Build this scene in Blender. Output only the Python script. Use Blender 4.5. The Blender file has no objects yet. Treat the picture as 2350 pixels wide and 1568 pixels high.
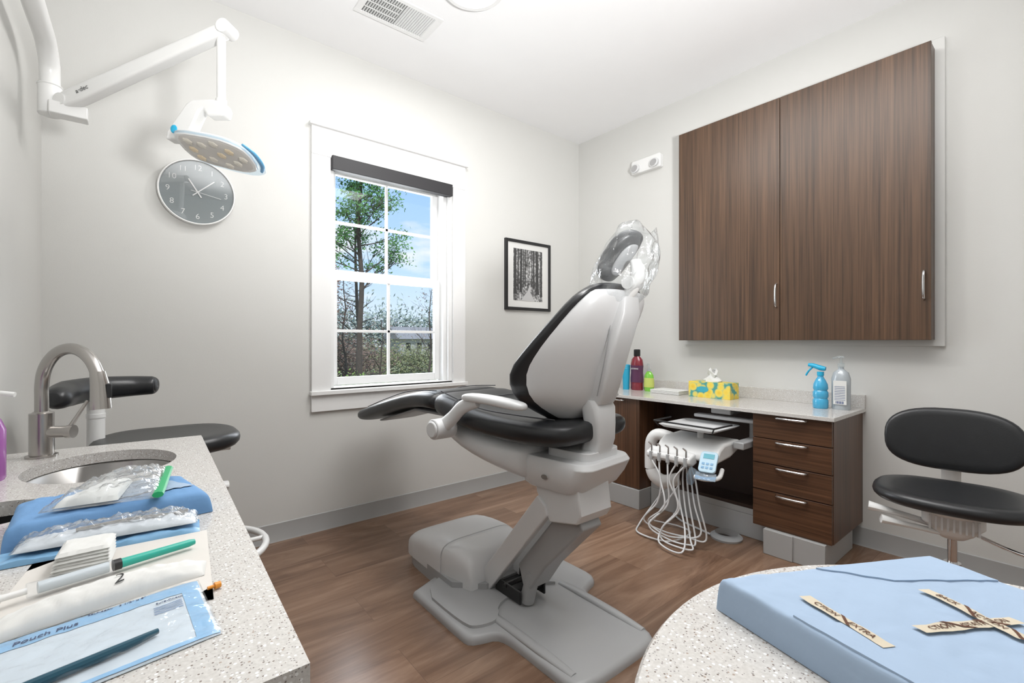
import bpy, math, random
from mathutils import Vector, Matrix, noise
from mathutils.geometry import tessellate_polygon
random.seed(7)
C=bpy.context.scene.collection
pi=math.pi
# ------------------------------------------------------------------ materials
def nt(name):
    m=bpy.data.materials.new(name); m.use_nodes=True; t=m.node_tree
    b=t.nodes['Principled BSDF']; return m,t,b
def N(t,typ,**k):
    n=t.nodes.new(typ)
    for a,v in k.items(): setattr(n,a,v)
    return n
def coords(t,scale=(1,1,1),rot=(0,0,0)):
    c=N(t,'ShaderNodeTexCoord'); m=N(t,'ShaderNodeMapping'); m.inputs['Scale'].default_value=scale; m.inputs['Rotation'].default_value=rot
    t.links.new(c.outputs['Object'],m.inputs['Vector']); return m.outputs['Vector']
def mixc(t,fac,a,b,mode='MIX'):
    n=N(t,'ShaderNodeMix',data_type='RGBA',blend_type=mode)
    for s,v in ((0,fac),(6,a),(7,b)):
        if isinstance(v,(int,float)): n.inputs[s].default_value=v
        elif isinstance(v,tuple): n.inputs[s].default_value=(*v[:3],1)
        else: t.links.new(v,n.inputs[s])
    return n.outputs[2]
def ramp(t,val,stops):
    r=N(t,'ShaderNodeValToRGB'); e=r.color_ramp.elements
    while len(e)<len(stops): e.new(.5)
    for i,(p,c) in enumerate(stops):
        e[i].position=p; e[i].color=(c,c,c,1) if isinstance(c,(int,float)) else (*c,1)
    t.links.new(val,r.inputs[0]); return r.outputs[0]
def mat(name,col,rough=.5,metal=0,var=.04,vs=8,bump=0,bs=60,coat=0,emis=None,es=1,trans=0,sheen=0):
    m,t,b=nt(name)
    v=coords(t)
    n=N(t,'ShaderNodeTexNoise'); n.inputs['Scale'].default_value=vs; n.inputs['Detail'].default_value=4
    t.links.new(v,n.inputs['Vector'])
    dark=tuple(c*(1-var) for c in col); lite=tuple(min(1,c*(1+var)) for c in col)
    t.links.new(mixc(t,n.outputs[0],dark,lite),b.inputs['Base Color'])
    b.inputs['Roughness'].default_value=rough; b.inputs['Metallic'].default_value=metal
    b.inputs['Coat Weight'].default_value=coat
    b.inputs['Transmission Weight'].default_value=trans
    if emis:
        b.inputs['Emission Color'].default_value=(*emis,1); b.inputs['Emission Strength'].default_value=es
    if bump:
        n2=N(t,'ShaderNodeTexNoise'); n2.inputs['Scale'].default_value=bs; n2.inputs['Detail'].default_value=3
        t.links.new(v,n2.inputs['Vector'])
        bp=N(t,'ShaderNodeBump'); bp.inputs['Strength'].default_value=bump; bp.inputs['Distance'].default_value=.002
        t.links.new(n2.outputs[0],bp.inputs['Height']); t.links.new(bp.outputs[0],b.inputs['Normal'])
    return m
def wood(name,axis='z',c1=(.055,.024,.012),c2=(.17,.085,.045)):
    m,t,b=nt(name)
    sc={'z':(95,95,1.6),'y':(95,1.6,95),'x':(1.6,95,95)}[axis]
    v=coords(t,sc)
    n=N(t,'ShaderNodeTexNoise'); n.inputs['Scale'].default_value=1; n.inputs['Detail'].default_value=5; n.inputs['Roughness'].default_value=.6
    t.links.new(v,n.inputs['Vector'])
    v2=coords(t,tuple(s*.14 for s in sc))
    n2=N(t,'ShaderNodeTexNoise'); n2.inputs['Scale'].default_value=1; n2.inputs['Detail'].default_value=2
    t.links.new(v2,n2.inputs['Vector'])
    r=ramp(t,n.outputs[0],[(.3,c1),(.5,tuple((a+b)/2 for a,b in zip(c1,c2))),(.72,c2)])
    r2=ramp(t,n2.outputs[0],[(.35,.84),(.65,1.16)])
    t.links.new(mixc(t,1.0,r,r2,'MULTIPLY'),b.inputs['Base Color'])
    b.inputs['Roughness'].default_value=.36
    return m
def floor_mat():
    m,t,b=nt('vinyl_plank')
    v=coords(t)
    br=N(t,'ShaderNodeTexBrick'); br.inputs['Scale'].default_value=1; br.inputs['Brick Width'].default_value=1.22; br.inputs['Row Height'].default_value=.23
    br.inputs['Mortar Size'].default_value=.0006; br.inputs['Mortar Smooth'].default_value=.3; br.inputs['Bias'].default_value=0
    br.inputs['Color1'].default_value=(.0,.0,.0,1); br.inputs['Color2'].default_value=(1,1,1,1); br.inputs['Mortar'].default_value=(.3,.3,.3,1)
    br.offset=.37
    t.links.new(v,br.inputs['Vector'])
    off=N(t,'ShaderNodeVectorMath',operation='MULTIPLY_ADD'); t.links.new(br.outputs['Color'],off.inputs[0]); off.inputs[1].default_value=(7,3,5); t.links.new(v,off.inputs[2])
    mp=N(t,'ShaderNodeMapping'); mp.inputs['Scale'].default_value=(1.0,7.5,1); t.links.new(off.outputs[0],mp.inputs['Vector'])
    n=N(t,'ShaderNodeTexNoise'); n.inputs['Scale'].default_value=1; n.inputs['Detail'].default_value=10; n.inputs['Roughness'].default_value=.64; n.inputs['Distortion'].default_value=1.3
    t.links.new(mp.outputs[0],n.inputs['Vector'])
    g=ramp(t,n.outputs[0],[(.28,(.115,.064,.040)),(.5,(.215,.128,.083)),(.75,(.34,.222,.152))])
    pl=ramp(t,br.outputs['Color'],[(0,.86),(1,1.12)])
    c=mixc(t,1.0,g,pl,'MULTIPLY')
    c=mixc(t,br.outputs['Fac'],c,(.10,.06,.04))
    t.links.new(c,b.inputs['Base Color'])
    b.inputs['Roughness'].default_value=.27
    bp=N(t,'ShaderNodeBump'); bp.inputs['Strength'].default_value=.12; bp.inputs['Distance'].default_value=.001
    t.links.new(n.outputs[0],bp.inputs['Height']); t.links.new(bp.outputs[0],b.inputs['Normal'])
    return m
def quartz(name,sc=110):
    m,t,b=nt(name)
    v=coords(t)
    n=N(t,'ShaderNodeTexNoise'); n.inputs['Scale'].default_value=260; n.inputs['Detail'].default_value=2; t.links.new(v,n.inputs['Vector'])
    prev=ramp(t,n.outputs[0],[(.3,(.54,.52,.495)),(.7,(.65,.63,.605))])
    for s,fc,th,sel in ((sc,(.22,.18,.16),.26,.74),(sc*.72,(.40,.33,.28),.22,.77),(sc*1.4,(.30,.28,.27),.29,.68),(sc*.85,(.80,.80,.79),.32,.62)):
        vo=N(t,'ShaderNodeTexVoronoi'); vo.inputs['Scale'].default_value=s; t.links.new(v,vo.inputs['Vector'])
        lt=N(t,'ShaderNodeMath',operation='LESS_THAN'); t.links.new(vo.outputs['Distance'],lt.inputs[0]); lt.inputs[1].default_value=th
        sp=N(t,'ShaderNodeSeparateColor'); t.links.new(vo.outputs['Color'],sp.inputs[0])
        gt=N(t,'ShaderNodeMath',operation='GREATER_THAN'); t.links.new(sp.outputs[0],gt.inputs[0]); gt.inputs[1].default_value=sel
        mu=N(t,'ShaderNodeMath',operation='MULTIPLY'); t.links.new(lt.outputs[0],mu.inputs[0]); t.links.new(gt.outputs[0],mu.inputs[1])
        prev=mixc(t,mu.outputs[0],prev,fc)
    t.links.new(prev,b.inputs['Base Color']); b.inputs['Roughness'].default_value=.16
    return m
def clear(name,tint=(1,1,1),lo=.04,hi=.5,pw=3,bump=.6,bs=25,rough=.08,white=0):
    m,t,b=nt(name); t.nodes.remove(b); out=t.nodes['Material Output']
    tr=N(t,'ShaderNodeBsdfTransparent'); tr.inputs[0].default_value=(*tint,1)
    g=N(t,'ShaderNodeBsdfGlossy'); g.inputs['Roughness'].default_value=rough
    lw=N(t,'ShaderNodeLayerWeight'); lw.inputs[0].default_value=.5
    if bump:
        n=N(t,'ShaderNodeTexNoise'); n.inputs['Scale'].default_value=bs; n.inputs['Detail'].default_value=3; t.links.new(coords(t),n.inputs['Vector'])
        bp=N(t,'ShaderNodeBump'); bp.inputs['Strength'].default_value=bump; bp.inputs['Distance'].default_value=.01
        t.links.new(n.outputs[0],bp.inputs['Height']); t.links.new(bp.outputs[0],g.inputs['Normal']); t.links.new(bp.outputs[0],lw.inputs['Normal'])
    p=N(t,'ShaderNodeMath',operation='POWER'); t.links.new(lw.outputs['Facing'],p.inputs[0]); p.inputs[1].default_value=pw
    ma=N(t,'ShaderNodeMath',operation='MULTIPLY_ADD'); t.links.new(p.outputs[0],ma.inputs[0]); ma.inputs[1].default_value=hi-lo; ma.inputs[2].default_value=lo
    base=tr.outputs[0]
    if white:
        df=N(t,'ShaderNodeBsdfDiffuse'); df.inputs[0].default_value=(.85,.88,.9,1)
        m2=N(t,'ShaderNodeMixShader'); m2.inputs[0].default_value=white; t.links.new(base,m2.inputs[1]); t.links.new(df.outputs[0],m2.inputs[2]); base=m2.outputs[0]
    mx=N(t,'ShaderNodeMixShader'); t.links.new(ma.outputs[0],mx.inputs[0]); t.links.new(base,mx.inputs[1]); t.links.new(g.outputs[0],mx.inputs[2])
    t.links.new(mx.outputs[0],out.inputs[0]); return m
WALL=mat('wall_paint',(.64,.637,.615),.75,bump=.12,bs=250,var=.01)
CEIL=mat('ceiling_paint',(.89,.89,.895),.9,var=.01)
TRIM=mat('white_trim_paint',(.80,.80,.795),.35,var=.01)
TRIMW=mat('wall_trim_paint',(.66,.66,.64),.45,var=.01)
BASEB=mat('baseboard_vinyl',(.39,.39,.385),.5,var=.02)
FLOOR=floor_mat()
W1,W2=(.044,.023,.0125),(.128,.070,.038)
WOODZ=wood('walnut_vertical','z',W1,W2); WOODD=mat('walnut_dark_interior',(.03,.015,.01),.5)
WOODX=wood('walnut_drawer','y',(.046,.020,.0095),(.132,.062,.031)); WOODZ2=wood('walnut_desk','z',(.046,.020,.0095),(.132,.062,.031))
QZ=quartz('speckled_quartz',225)
LG=mat('light_grey_plastic',(.69,.695,.70),.28,var=.02)
LG2=mat('grey_plastic',(.38,.385,.39),.36,var=.02)
BG_=mat('base_grey_plastic',(.43,.435,.44),.36,var=.02)
MG=mat('mid_grey_base',(.27,.275,.28),.36,var=.03)
WP=mat('white_plastic',(.80,.80,.79),.28,var=.01)
WPM=mat('white_paper',(.72,.72,.70),.7,var=.02,bump=.3,bs=40)
CREAM=mat('cream_card',(.68,.65,.61),.7,var=.02)
BLK=mat('black_vinyl',(.017,.018,.02),.34,var=.2,vs=20,bump=.12,bs=180)
BLKP=mat('black_plastic',(.015,.015,.016),.4)
DGR=mat('dark_shade_fabric',(.022,.021,.024),.55)
SEAM=mat('seam_thread',(.045,.045,.05),.6)
STEEL=mat('brushed_steel',(.44,.42,.40),.26,metal=1,var=.06)
CHR=mat('chrome',(.72,.72,.73),.14,metal=1)
SINK=mat('sink_steel',(.42,.41,.40),.38,metal=1,var=.08,vs=30)
BLUEW=mat('pale_blue_sterile_wrap',(.35,.455,.60),.85,var=.06,bump=1.0,bs=28)
BLUEW2=mat('blue_wrap_deep',(.15,.31,.56),.8,var=.08,bump=.8,bs=30)
BLUEF=mat('blue_film',(.20,.40,.62),.3,var=.1)
TAPE=mat('indicator_tape',(.60,.53,.41),.7,var=.06,bump=.4,bs=60)
BROWN=mat('indicator_stripe',(.10,.035,.015),.7)
TEAL=mat('teal_plastic',(.03,.42,.33),.35)
TEALD=mat('dark_teal_handle',(.01,.07,.11),.3)
GREEN=mat('green_zipper',(.01,.38,.14),.35)
ORANGE=mat('orange_plastic',(.80,.30,.03),.4)
CLEAR=clear('clear_plastic',(.96,.97,.975),.05,.70,2.0,bump=1.0,bs=30,white=.08)
CLEAR2=clear('clear_film',(.97,.98,.99),.02,.32,2.2,bump=1.0,bs=22,white=.02,rough=.1)
GLASSM=clear('window_glass',(1,1,1),.02,.3,4,bump=0,rough=0)
CLBOT=clear('clear_bottle',(.9,.93,.94),.04,.5,2,bump=0,white=.1)
BLUEL=mat('blue_liquid',(.06,.40,.66),.12,coat=.5)
BLUET=mat('blue_trigger',(.02,.42,.68),.35)
CLKF=mat('clock_face',(.22,.25,.26),.12,coat=.5)
WHT=mat('white_marking',(.78,.78,.78),.5)
LENS=mat('lamp_lens',(.68,.65,.58),.2)
LENSY=mat('lamp_lens_amber',(.69,.58,.42),.2)
# ------------------------------------------------------------------ geometry
def box(x0,x1,y0,y1,z0,z1):
    v=[(x,y,z) for x in (x0,x1) for y in (y0,y1) for z in (z0,z1)]
    return v,[(0,1,3,2),(4,6,7,5),(0,4,5,1),(2,3,7,6),(0,2,6,4),(1,5,7,3)]
def prism(poly,axis,lo,hi):
    f={'z':lambda p,h:(p[0],p[1],h),'x':lambda p,h:(h,p[0],p[1]),'y':lambda p,h:(p[0],h,p[1])}[axis]
    n=len(poly); v=[f(p,lo) for p in poly]+[f(p,hi) for p in poly]
    return v,[tuple(range(n)),tuple(range(2*n-1,n-1,-1))]+[(i,(i+1)%n,n+(i+1)%n,n+i) for i in range(n)]
def loft(rings,cap=True,cyc=False):
    n=len(rings[0]); v=[tuple(p) for r in rings for p in r]; f=[]; m=len(rings)
    for j in range(m if cyc else m-1):
        k=(j+1)%m
        for i in range(n): f.append((j*n+i,j*n+(i+1)%n,k*n+(i+1)%n,k*n+i))
    if cap and not cyc: f.append(tuple(range(n-1,-1,-1))); f.append(tuple((m-1)*n+i for i in range(n)))
    return v,f
def lathe(prof,c=(0,0,0),n=32,cap=True):
    return loft([[(c[0]+r*math.cos(2*pi*i/n),c[1]+r*math.sin(2*pi*i/n),c[2]+z) for i in range(n)] for r,z in prof],cap)
def catmull(pts,k=6):
    pts=[Vector(p) for p in pts]; o=[]
    for i in range(len(pts)-1):
        a=pts[max(i-1,0)];b=pts[i];c=pts[i+1];d=pts[min(i+2,len(pts)-1)]
        for j in range(k):
            t=j/k; o.append(.5*((2*b)+(c-a)*t+(2*a-5*b+4*c-d)*t*t+(3*b-a-3*c+d)*t**3))
    o.append(pts[-1]); return o
def tube(pts,r,n=12,sm=True,k=6,sx=1,sy=1,up=None):
    if sm:
        if isinstance(r,(list,tuple)):
            rr=[]
            for i in range(len(r)-1): rr+=[r[i]+(r[i+1]-r[i])*j/k for j in range(k)]
            r=rr+[r[-1]]
        pts=catmull(pts,k)
    pts=[Vector(p) for p in pts]; m=len(pts)
    if not isinstance(r,(list,tuple)): r=[r]*m
    T=[(pts[min(i+1,m-1)]-pts[max(i-1,0)]).normalized() for i in range(m)]
    u=Vector(up) if up else (Vector((0,0,1)) if abs(T[0].z)<.9 else Vector((1,0,0)))
    u=(u-T[0]*u.dot(T[0])).normalized(); rings=[]
    for i in range(m):
        u=(u-T[i]*u.dot(T[i])); u=u.normalized() if u.length>1e-6 else T[i].orthogonal().normalized()
        w=T[i].cross(u)
        rings.append([pts[i]+r[i]*(u*sx*math.cos(2*pi*a/n)+w*sy*math.sin(2*pi*a/n)) for a in range(n)])
    return loft(rings)
def cyl(a,b,r,r2=None,n=24): return tube([a,b],[r,r if r2 is None else r2],n=n,sm=False)
def sering(cx,cy,rx,ry,e,n,f):
    o=[]
    for i in range(n):
        a=2*pi*i/n; c,s=math.cos(a),math.sin(a)
        o.append(f(cx+rx*math.copysign(abs(c)**(2/e),c),cy+ry*math.copysign(abs(s)**(2/e),s)))
    return o
def pad(cx,cy,z0,z1,rx,ry,e=2.6,n=40,edge=.35):
    h=(z1-z0)/2; zc=(z0+z1)/2; R=[]
    for k in range(9):
        a=-pi/2+pi*k/8; g=math.cos(a)**.6 if k not in(0,8) else 0.0
        ins=min(rx,ry)*edge*(1-g)
        R.append(sering(cx,cy,max(rx-ins,.01),max(ry-ins,.01),e,n,lambda x,y:(x,y,zc+h*math.sin(a))))
    return loft(R)
def sphere(c,rx,ry=None,rz=None,n=20,m=12):
    ry=ry or rx; rz=rz or rx
    return loft([[(c[0]+rx*math.cos(-pi/2+pi*j/m)*math.cos(2*pi*i/n),c[1]+ry*math.cos(-pi/2+pi*j/m)*math.sin(2*pi*i/n),c[2]+rz*math.sin(-pi/2+pi*j/m)) for i in range(n)] for j in [.15]+list(range(1,m))+[m-.15]])
def tf(g,M): return [tuple(M@Vector(p)) for p in g[0]],g[1]
def frame(o,x,y,z=None):
    x=Vector(x).normalized(); y=Vector(y).normalized(); z=x.cross(y).normalized() if z is None else Vector(z)
    M=Matrix((x,y,z)).transposed().to_4x4(); M.translation=Vector(o); return M
def textg(s,size,ex=.0004,off=0):
    cu=bpy.data.curves.new('t','FONT'); cu.body=s; cu.size=size; cu.extrude=ex; cu.offset=off; cu.align_x='CENTER'; cu.align_y='CENTER'; cu.resolution_u=3
    ob=bpy.data.objects.new('t',cu); C.objects.link(ob); bpy.context.view_layer.update()
    me=bpy.data.meshes.new_from_object(ob.evaluated_get(bpy.context.evaluated_depsgraph_get()))
    g=([tuple(v.co) for v in me.vertices],[tuple(p.vertices) for p in me.polygons])
    bpy.data.objects.remove(ob); bpy.data.curves.remove(cu); bpy.data.meshes.remove(me); return g
ORG={}
def tag(ob,label=None,cat=None,kind=None,group=None):
    for k,v in (('label',label),('category',cat),('kind',kind),('group',group)):
        if v: ob[k]=v
def mk(name,geoms,mats,parent=None,bevel=0,sub=0,M=None,sharp=35,label=None,cat=None,kind=None,group=None,seg=2,flat=False):
    if not isinstance(mats,list): mats=[mats]
    if isinstance(geoms,tuple): geoms=[geoms]
    V=[];Fc=[];MI=[]
    for g in geoms:
        o=len(V); V+=[Vector(p) for p in g[0]]; Fc+=[tuple(i+o for i in f) for f in g[1]]; MI+=[g[2] if len(g)>2 else 0]*len(g[1])
    if M is not None: V=[M@p for p in V]
    if parent is not None: org=ORG[parent.name]
    elif kind=='structure': org=Vector((0,0,0))
    else: org=Vector(((min(p.x for p in V)+max(p.x for p in V))/2,(min(p.y for p in V)+max(p.y for p in V))/2,min(p.z for p in V)))
    me=bpy.data.meshes.new(name); me.from_pydata([p-org for p in V],[],Fc)
    for m in mats: me.materials.append(m)
    me.polygons.foreach_set('material_index',MI)
    import bmesh
    bm=bmesh.new(); bm.from_mesh(me); bmesh.ops.recalc_face_normals(bm,faces=bm.faces); bm.to_mesh(me); bm.free()
    if not flat:
        me.polygons.foreach_set('use_smooth',[True]*len(me.polygons)); me.set_sharp_from_angle(angle=math.radians(sharp))
    ob=bpy.data.objects.new(name,me); C.objects.link(ob)
    if parent is None: ob.location=org
    else: ob.parent=parent
    ORG[ob.name]=org
    if bevel:
        b=ob.modifiers.new('bevel','BEVEL'); b.width=bevel; b.segments=seg; b.limit_method='ANGLE'; b.angle_limit=math.radians(40)
    if sub: s=ob.modifiers.new('sub','SUBSURF'); s.levels=sub; s.render_levels=sub
    tag(ob,label,cat,kind,group); return ob
def root(name,loc,label,cat,group=None):
    e=bpy.data.objects.new(name,None); e.location=loc; e.empty_display_size=.1; C.objects.link(e); tag(e,label,cat,None,group)
    ORG[e.name]=Vector(loc); return e
def rrect(x0,x1,y0,y1,r,k=5):
    o=[]
    for cx,cy,a in ((x1-r,y1-r,0),(x0+r,y1-r,90),(x0+r,y0+r,180),(x1-r,y0+r,270)):
        for i in range(k+1): t=math.radians(a+90*i/k); o.append((cx+r*math.cos(t),cy+r*math.sin(t)))
    return o
def rnd(P,k=3):
    for _ in range(k-1):
        Q=[]
        for i in range(len(P)):
            a=P[i];b=P[(i+1)%len(P)]
            Q+=[(a[0]*.75+b[0]*.25,a[1]*.75+b[1]*.25),(a[0]*.25+b[0]*.75,a[1]*.25+b[1]*.75)]
        P=Q
    return P
S='structure'
XL,XR,YW,YB,H=-.315,3.186,2.927,-1.3,2.967
# ------------------------------------------------------------------ room
mk('floor',box(XL-.1,XR+.1,YB-.1,YW+.1,-.06,0),FLOOR,kind=S)
mk('ceiling',box(XL-.1,XR+.1,YB-.1,YW+.1,H,H+.06),CEIL,kind=S)
mk('wall_left',box(XL-.1,XL,YB-.1,YW+.1,0,H),WALL,kind=S)
mk('wall_right',box(XR,XR+.1,YB-.1,YW+.1,0,H),WALL,kind=S)
mk('wall_back',box(XL,XR,YB-.1,YB,0,H),WALL,kind=S)
wx0,wx1,wz0,wz1=.941,1.82,.86,2.29
mk('wall_window',[box(XL,wx0,YW,YW+.16,0,H),box(wx1,XR,YW,YW+.16,0,H),box(wx0,wx1,YW,YW+.16,0,wz0),box(wx0,wx1,YW,YW+.16,wz1,H)],WALL,kind=S)
mk('baseboard_window',prism([(YW,0),(YW-.014,0),(YW-.009,.01),(YW-.006,.102),(YW,.106)],'x',XL,XR),BASEB,kind=S)
mk('baseboard_right',prism([(XR,0),(XR-.014,0),(XR-.009,.01),(XR-.006,.102),(XR,.106)],'y',YB,YW-.01),BASEB,kind=S)
mk('baseboard_left',prism([(XL,0),(XL+.014,0),(XL+.009,.01),(XL+.006,.102),(XL,.106)],'y',YB,YW-.01),BASEB,kind=S)
yc=YW-.02
mk('trim_1',[box(.828,.941,yc,YW,.84,2.279),box(1.82,1.926,yc,YW,.84,2.279),box(.828,1.926,yc-.002,YW,2.279,2.45),box(.815,1.94,yc-.02,YW,2.45,2.468),
    box(.828,1.926,yc,YW,.725,.83),box(.82,1.935,yc-.022,YW+.1,.826,.85),box(.925,1.84,YW,YW+.05,.85,.865)],TRIM,kind=S,bevel=.002)
wy=3.01
g=[box(wx0,.965,YW,YW+.13,wz0,wz1),box(1.79,wx1,YW,YW+.13,wz0,wz1),box(wx0,wx1,YW+.02,YW+.13,wz1-.03,wz1)]
def sash(x0,x1,z0,z1,y,st,rb,rt,mz):
    o=[box(x0,x0+st,y,y+.03,z0,z1),box(x1-st,x1,y,y+.03,z0,z1),box(x0+st,x1-st,y,y+.03,z0,z0+rb),box(x0+st,x1-st,y,y+.03,z1-rt,z1)]
    xm=(x0+x1)/2; o+=[box(xm-.009,xm+.009,y+.008,y+.024,z0+rb,z1-rt),box(x0+st,x1-st,y+.008,y+.024,mz-.009,mz+.009)]
    return o
g+=sash(.972,1.765,.87,1.595,wy,.042,.05,.048,1.219)
g+=sash(.972,1.765,1.575,2.27,wy+.034,.042,.04,.04,1.925)
g+=[box(1.765,1.79,YW+.03,YW+.13,wz0,wz1),box(.955,.972,YW+.03,YW+.13,wz0,wz1)]
WIN=mk('window_1',g,TRIM,kind=S,bevel=.0015)
mk('glass',[box(1.0,1.74,wy+.015,wy+.017,.9,1.56),box(1.0,1.74,wy+.049,wy+.051,1.6,2.25)],GLASSM,parent=WIN)
SH=root('window_shade',(1.38,YW-.05,2.2),'dark charcoal roller shade cassette at the window top','window shade')
mk('cassette',prism([(YW-.045,2.205),(YW-.004,2.205),(YW-.004,2.29),(YW-.045,2.29)],'x',.943,1.800),DGR,SH,bevel=.003)
mk('rolled_fabric',cyl((.97,YW+.008,2.225),(1.785,YW+.008,2.225),.018),DGR,SH)
# ceiling vent
VT=root('ceiling_vent',(1.145,2.39,H),'white louvred air supply register on the ceiling','air vent')
mk('frame',[box(.93,1.36,2.27,2.295,H-.008,H+.001),box(.93,1.36,2.485,2.51,H-.008,H+.001),box(.93,.965,2.295,2.485,H-.008,H+.001),box(1.325,1.36,2.295,2.485,H-.008,H+.001)],TRIM,VT,bevel=.002)
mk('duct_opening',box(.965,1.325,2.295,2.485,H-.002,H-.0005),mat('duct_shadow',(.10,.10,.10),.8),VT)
sl=[]
for i in range(26):
    x=.972+i*.0138; t=.006 if i<13 else .0115
    sl.append(prism([(x,H-.002),(x+t*.4,H-.010),(x+t*.4+.002,H-.010),(x+t,H-.002)],'y',2.295,2.485))
for y in (2.342,2.39,2.438): sl.append(box(.965,1.145,y-.002,y+.002,H-.006,H-.002))
mk('louvre',sl,TRIM,VT)
CLT=root('ceiling_light',(1.345,1.958,H),'round white flush ceiling light, switched on','ceiling light')
mk('rim',lathe([(.16,0),(.16,-.018),(.155,-.022),(.135,-.022),(.135,0)],(1.345,1.958,H),48,cap=False),TRIM,CLT)
mk('diffuser',lathe([(.135,-.006),(.13,-.016),(.08,-.024),(.01,-.027)],(1.345,1.958,H),48),mat('lit_diffuser',(.9,.9,.9),.5,emis=(1,.98,.95),es=6),CLT)
EL=root('emergency_light',(XR,2.18,2.5),'white twin-head emergency light mounted on the wall','emergency light')
mk('housing',prism([(2.045,2.515),(2.05,2.505),(2.31,2.505),(2.315,2.515),(2.315,2.60),(2.305,2.612),(2.055,2.612),(2.045,2.60)],'x',XR-.04,XR+.003),WP,EL,bevel=.006,seg=3)
for y in (2.093,2.268):
    fm=frame((XR-.04,y,2.545),(0,1,0),(.2,0,1),(-1,0,-.2))
    mk('lamp_head',tf(lathe([(.030,-.015),(.036,0),(.037,.022),(.033,.026)],n=28),fm),[LG],EL)
    mk('reflector',tf(lathe([(.029,.027),(.018,.022),(.006,.019)],n=28),fm),CHR,EL)
OUT=root('wall_outlet',(XR,.12,.45),'white duplex electrical outlet plate on the wall','electrical outlet')
mk('plate',box(XR-.006,XR+.001,.08,.15,.42,.535),WP,OUT,bevel=.002)
for z in (.435,.488): mk('socket',box(XR-.009,XR-.005,.1,.13,z,z+.032),TRIM,OUT,bevel=.003)
# ------------------------------------------------------------------ wall clock
CK=root('wall_clock',(.261,YW,1.76),'round wall clock with white rim and grey face','clock')
cM=frame((.261,YW,1.925),(1,0,0),(0,0,1),(0,-1,0))
mk('rim',lathe([(.15,-.001),(.167,.004),(.170,.03),(.167,.038),(.162,.038),(.160,.028)],n=64,cap=False),WP,CK,M=cM)
mk('face',lathe([(.160,.005),(.160,.026),(.001,.026)],n=64),CLKF,CK,M=cM)
for hh in range(1,13):
    a=pi/2-2*pi*hh/12; mk('numeral',tf(textg(str(hh),.040,off=-.0005),Matrix.Translation((.126*math.cos(a),.126*math.sin(a),.0268))),WHT,CK,M=cM)
def hand(a,l,w,z): return tf(box(-.03,l,-w,w,z,z+.001),Matrix.Rotation(a,4,'Z'))
mk('hour_hand',hand(math.radians(122),.075,.003,.0285),WHT,CK,M=cM)
mk('minute_hand',hand(math.radians(43),.10,.0025,.030),WHT,CK,M=cM)
mk('second_hand',hand(math.radians(-10),.105,.001,.0315),WHT,CK,M=cM)
mk('glass',lathe([(.157,.034),(.08,.0345),(.001,.035)],n=48,cap=False),clear('clock_glass',(1,1,1),.12,.5,3,0,rough=0),CK,M=cM)
# ------------------------------------------------------------------ picture
def forest():
    m,t,b=nt('forest_photograph')
    v=coords(t,(1,1,1))
    w=N(t,'ShaderNodeTexNoise'); w.inputs['Scale'].default_value=1; w.inputs['Detail'].default_value=4
    mp=N(t,'ShaderNodeMapping'); mp.inputs['Scale'].default_value=(30,1,7); t.links.new(v,mp.inputs[0]); t.links.new(mp.outputs[0],w.inputs['Vector'])
    f=N(t,'ShaderNodeTexNoise'); f.inputs['Scale'].default_value=60; f.inputs['Detail'].default_value=6; t.links.new(v,f.inputs['Vector'])
    c=mixc(t,.6,w.outputs[0],f.outputs[0])
    t.links.new(ramp(t,c,[(.38,.03),(.5,.2),(.62,.62)]),b.inputs['Base Color']); b.inputs['Roughness'].default_value=.4
    return m
PF=root('framed_picture',(2.56,YW,1.408),'black-framed black and white forest path photograph','framed picture')
fx0,fx1,fz0,fz1=2.31,2.808,1.408,1.984
mk('frame',[box(fx0,fx0+.024,YW-.022,YW+.001,fz0,fz1),box(fx1-.024,fx1,YW-.022,YW+.001,fz0,fz1),box(fx0+.024,fx1-.024,YW-.022,YW+.001,fz0,fz0+.024),box(fx0+.024,fx1-.024,YW-.022,YW+.001,fz1-.024,fz1)],BLKP,PF,bevel=.002)
mk('mat_board',box(fx0+.02,fx1-.02,YW-.012,YW-.006,fz0+.02,fz1-.02),WPM,PF)
FP_=mk('photograph',[box(2.396,2.715,YW-.0135,YW-.012,1.487,1.913)],forest(),PF)
mk('photographed_path',[prism([(2.475,1.487),(2.625,1.487),(2.60,1.53),(2.575,1.565),(2.585,1.60),(2.572,1.625),(2.562,1.60),(2.545,1.565),(2.51,1.53)],'y',YW-.0146,YW-.0135)],mat('photo_path_tone',(.50,.50,.50),.5),FP_)
pg=[]
for i,(x,w,zb,b2) in enumerate(((2.398,.030,1.54,0),(2.437,.014,1.57,.004),(2.462,.024,1.555,.006),(2.497,.009,1.60,.003),(2.515,.012,1.61,.002),(2.592,.010,1.61,-.002),(2.61,.016,1.60,-.004),(2.640,.034,1.545,-.006),(2.690,.022,1.53,0))):
    pg.append(prism([(x-w*.15,zb),(x+w*1.15,zb),(x+w*.95,zb+.05),(x+w*.85+b2,1.913),(x+w*.15+b2,1.913),(x+w*.05,zb+.05)],'y',YW-.0142,YW-.0135))
mk('photographed_trunks',pg,mat('photo_trunk_tone',(.05,.05,.05),.5,var=.6,vs=60),FP_)
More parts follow.
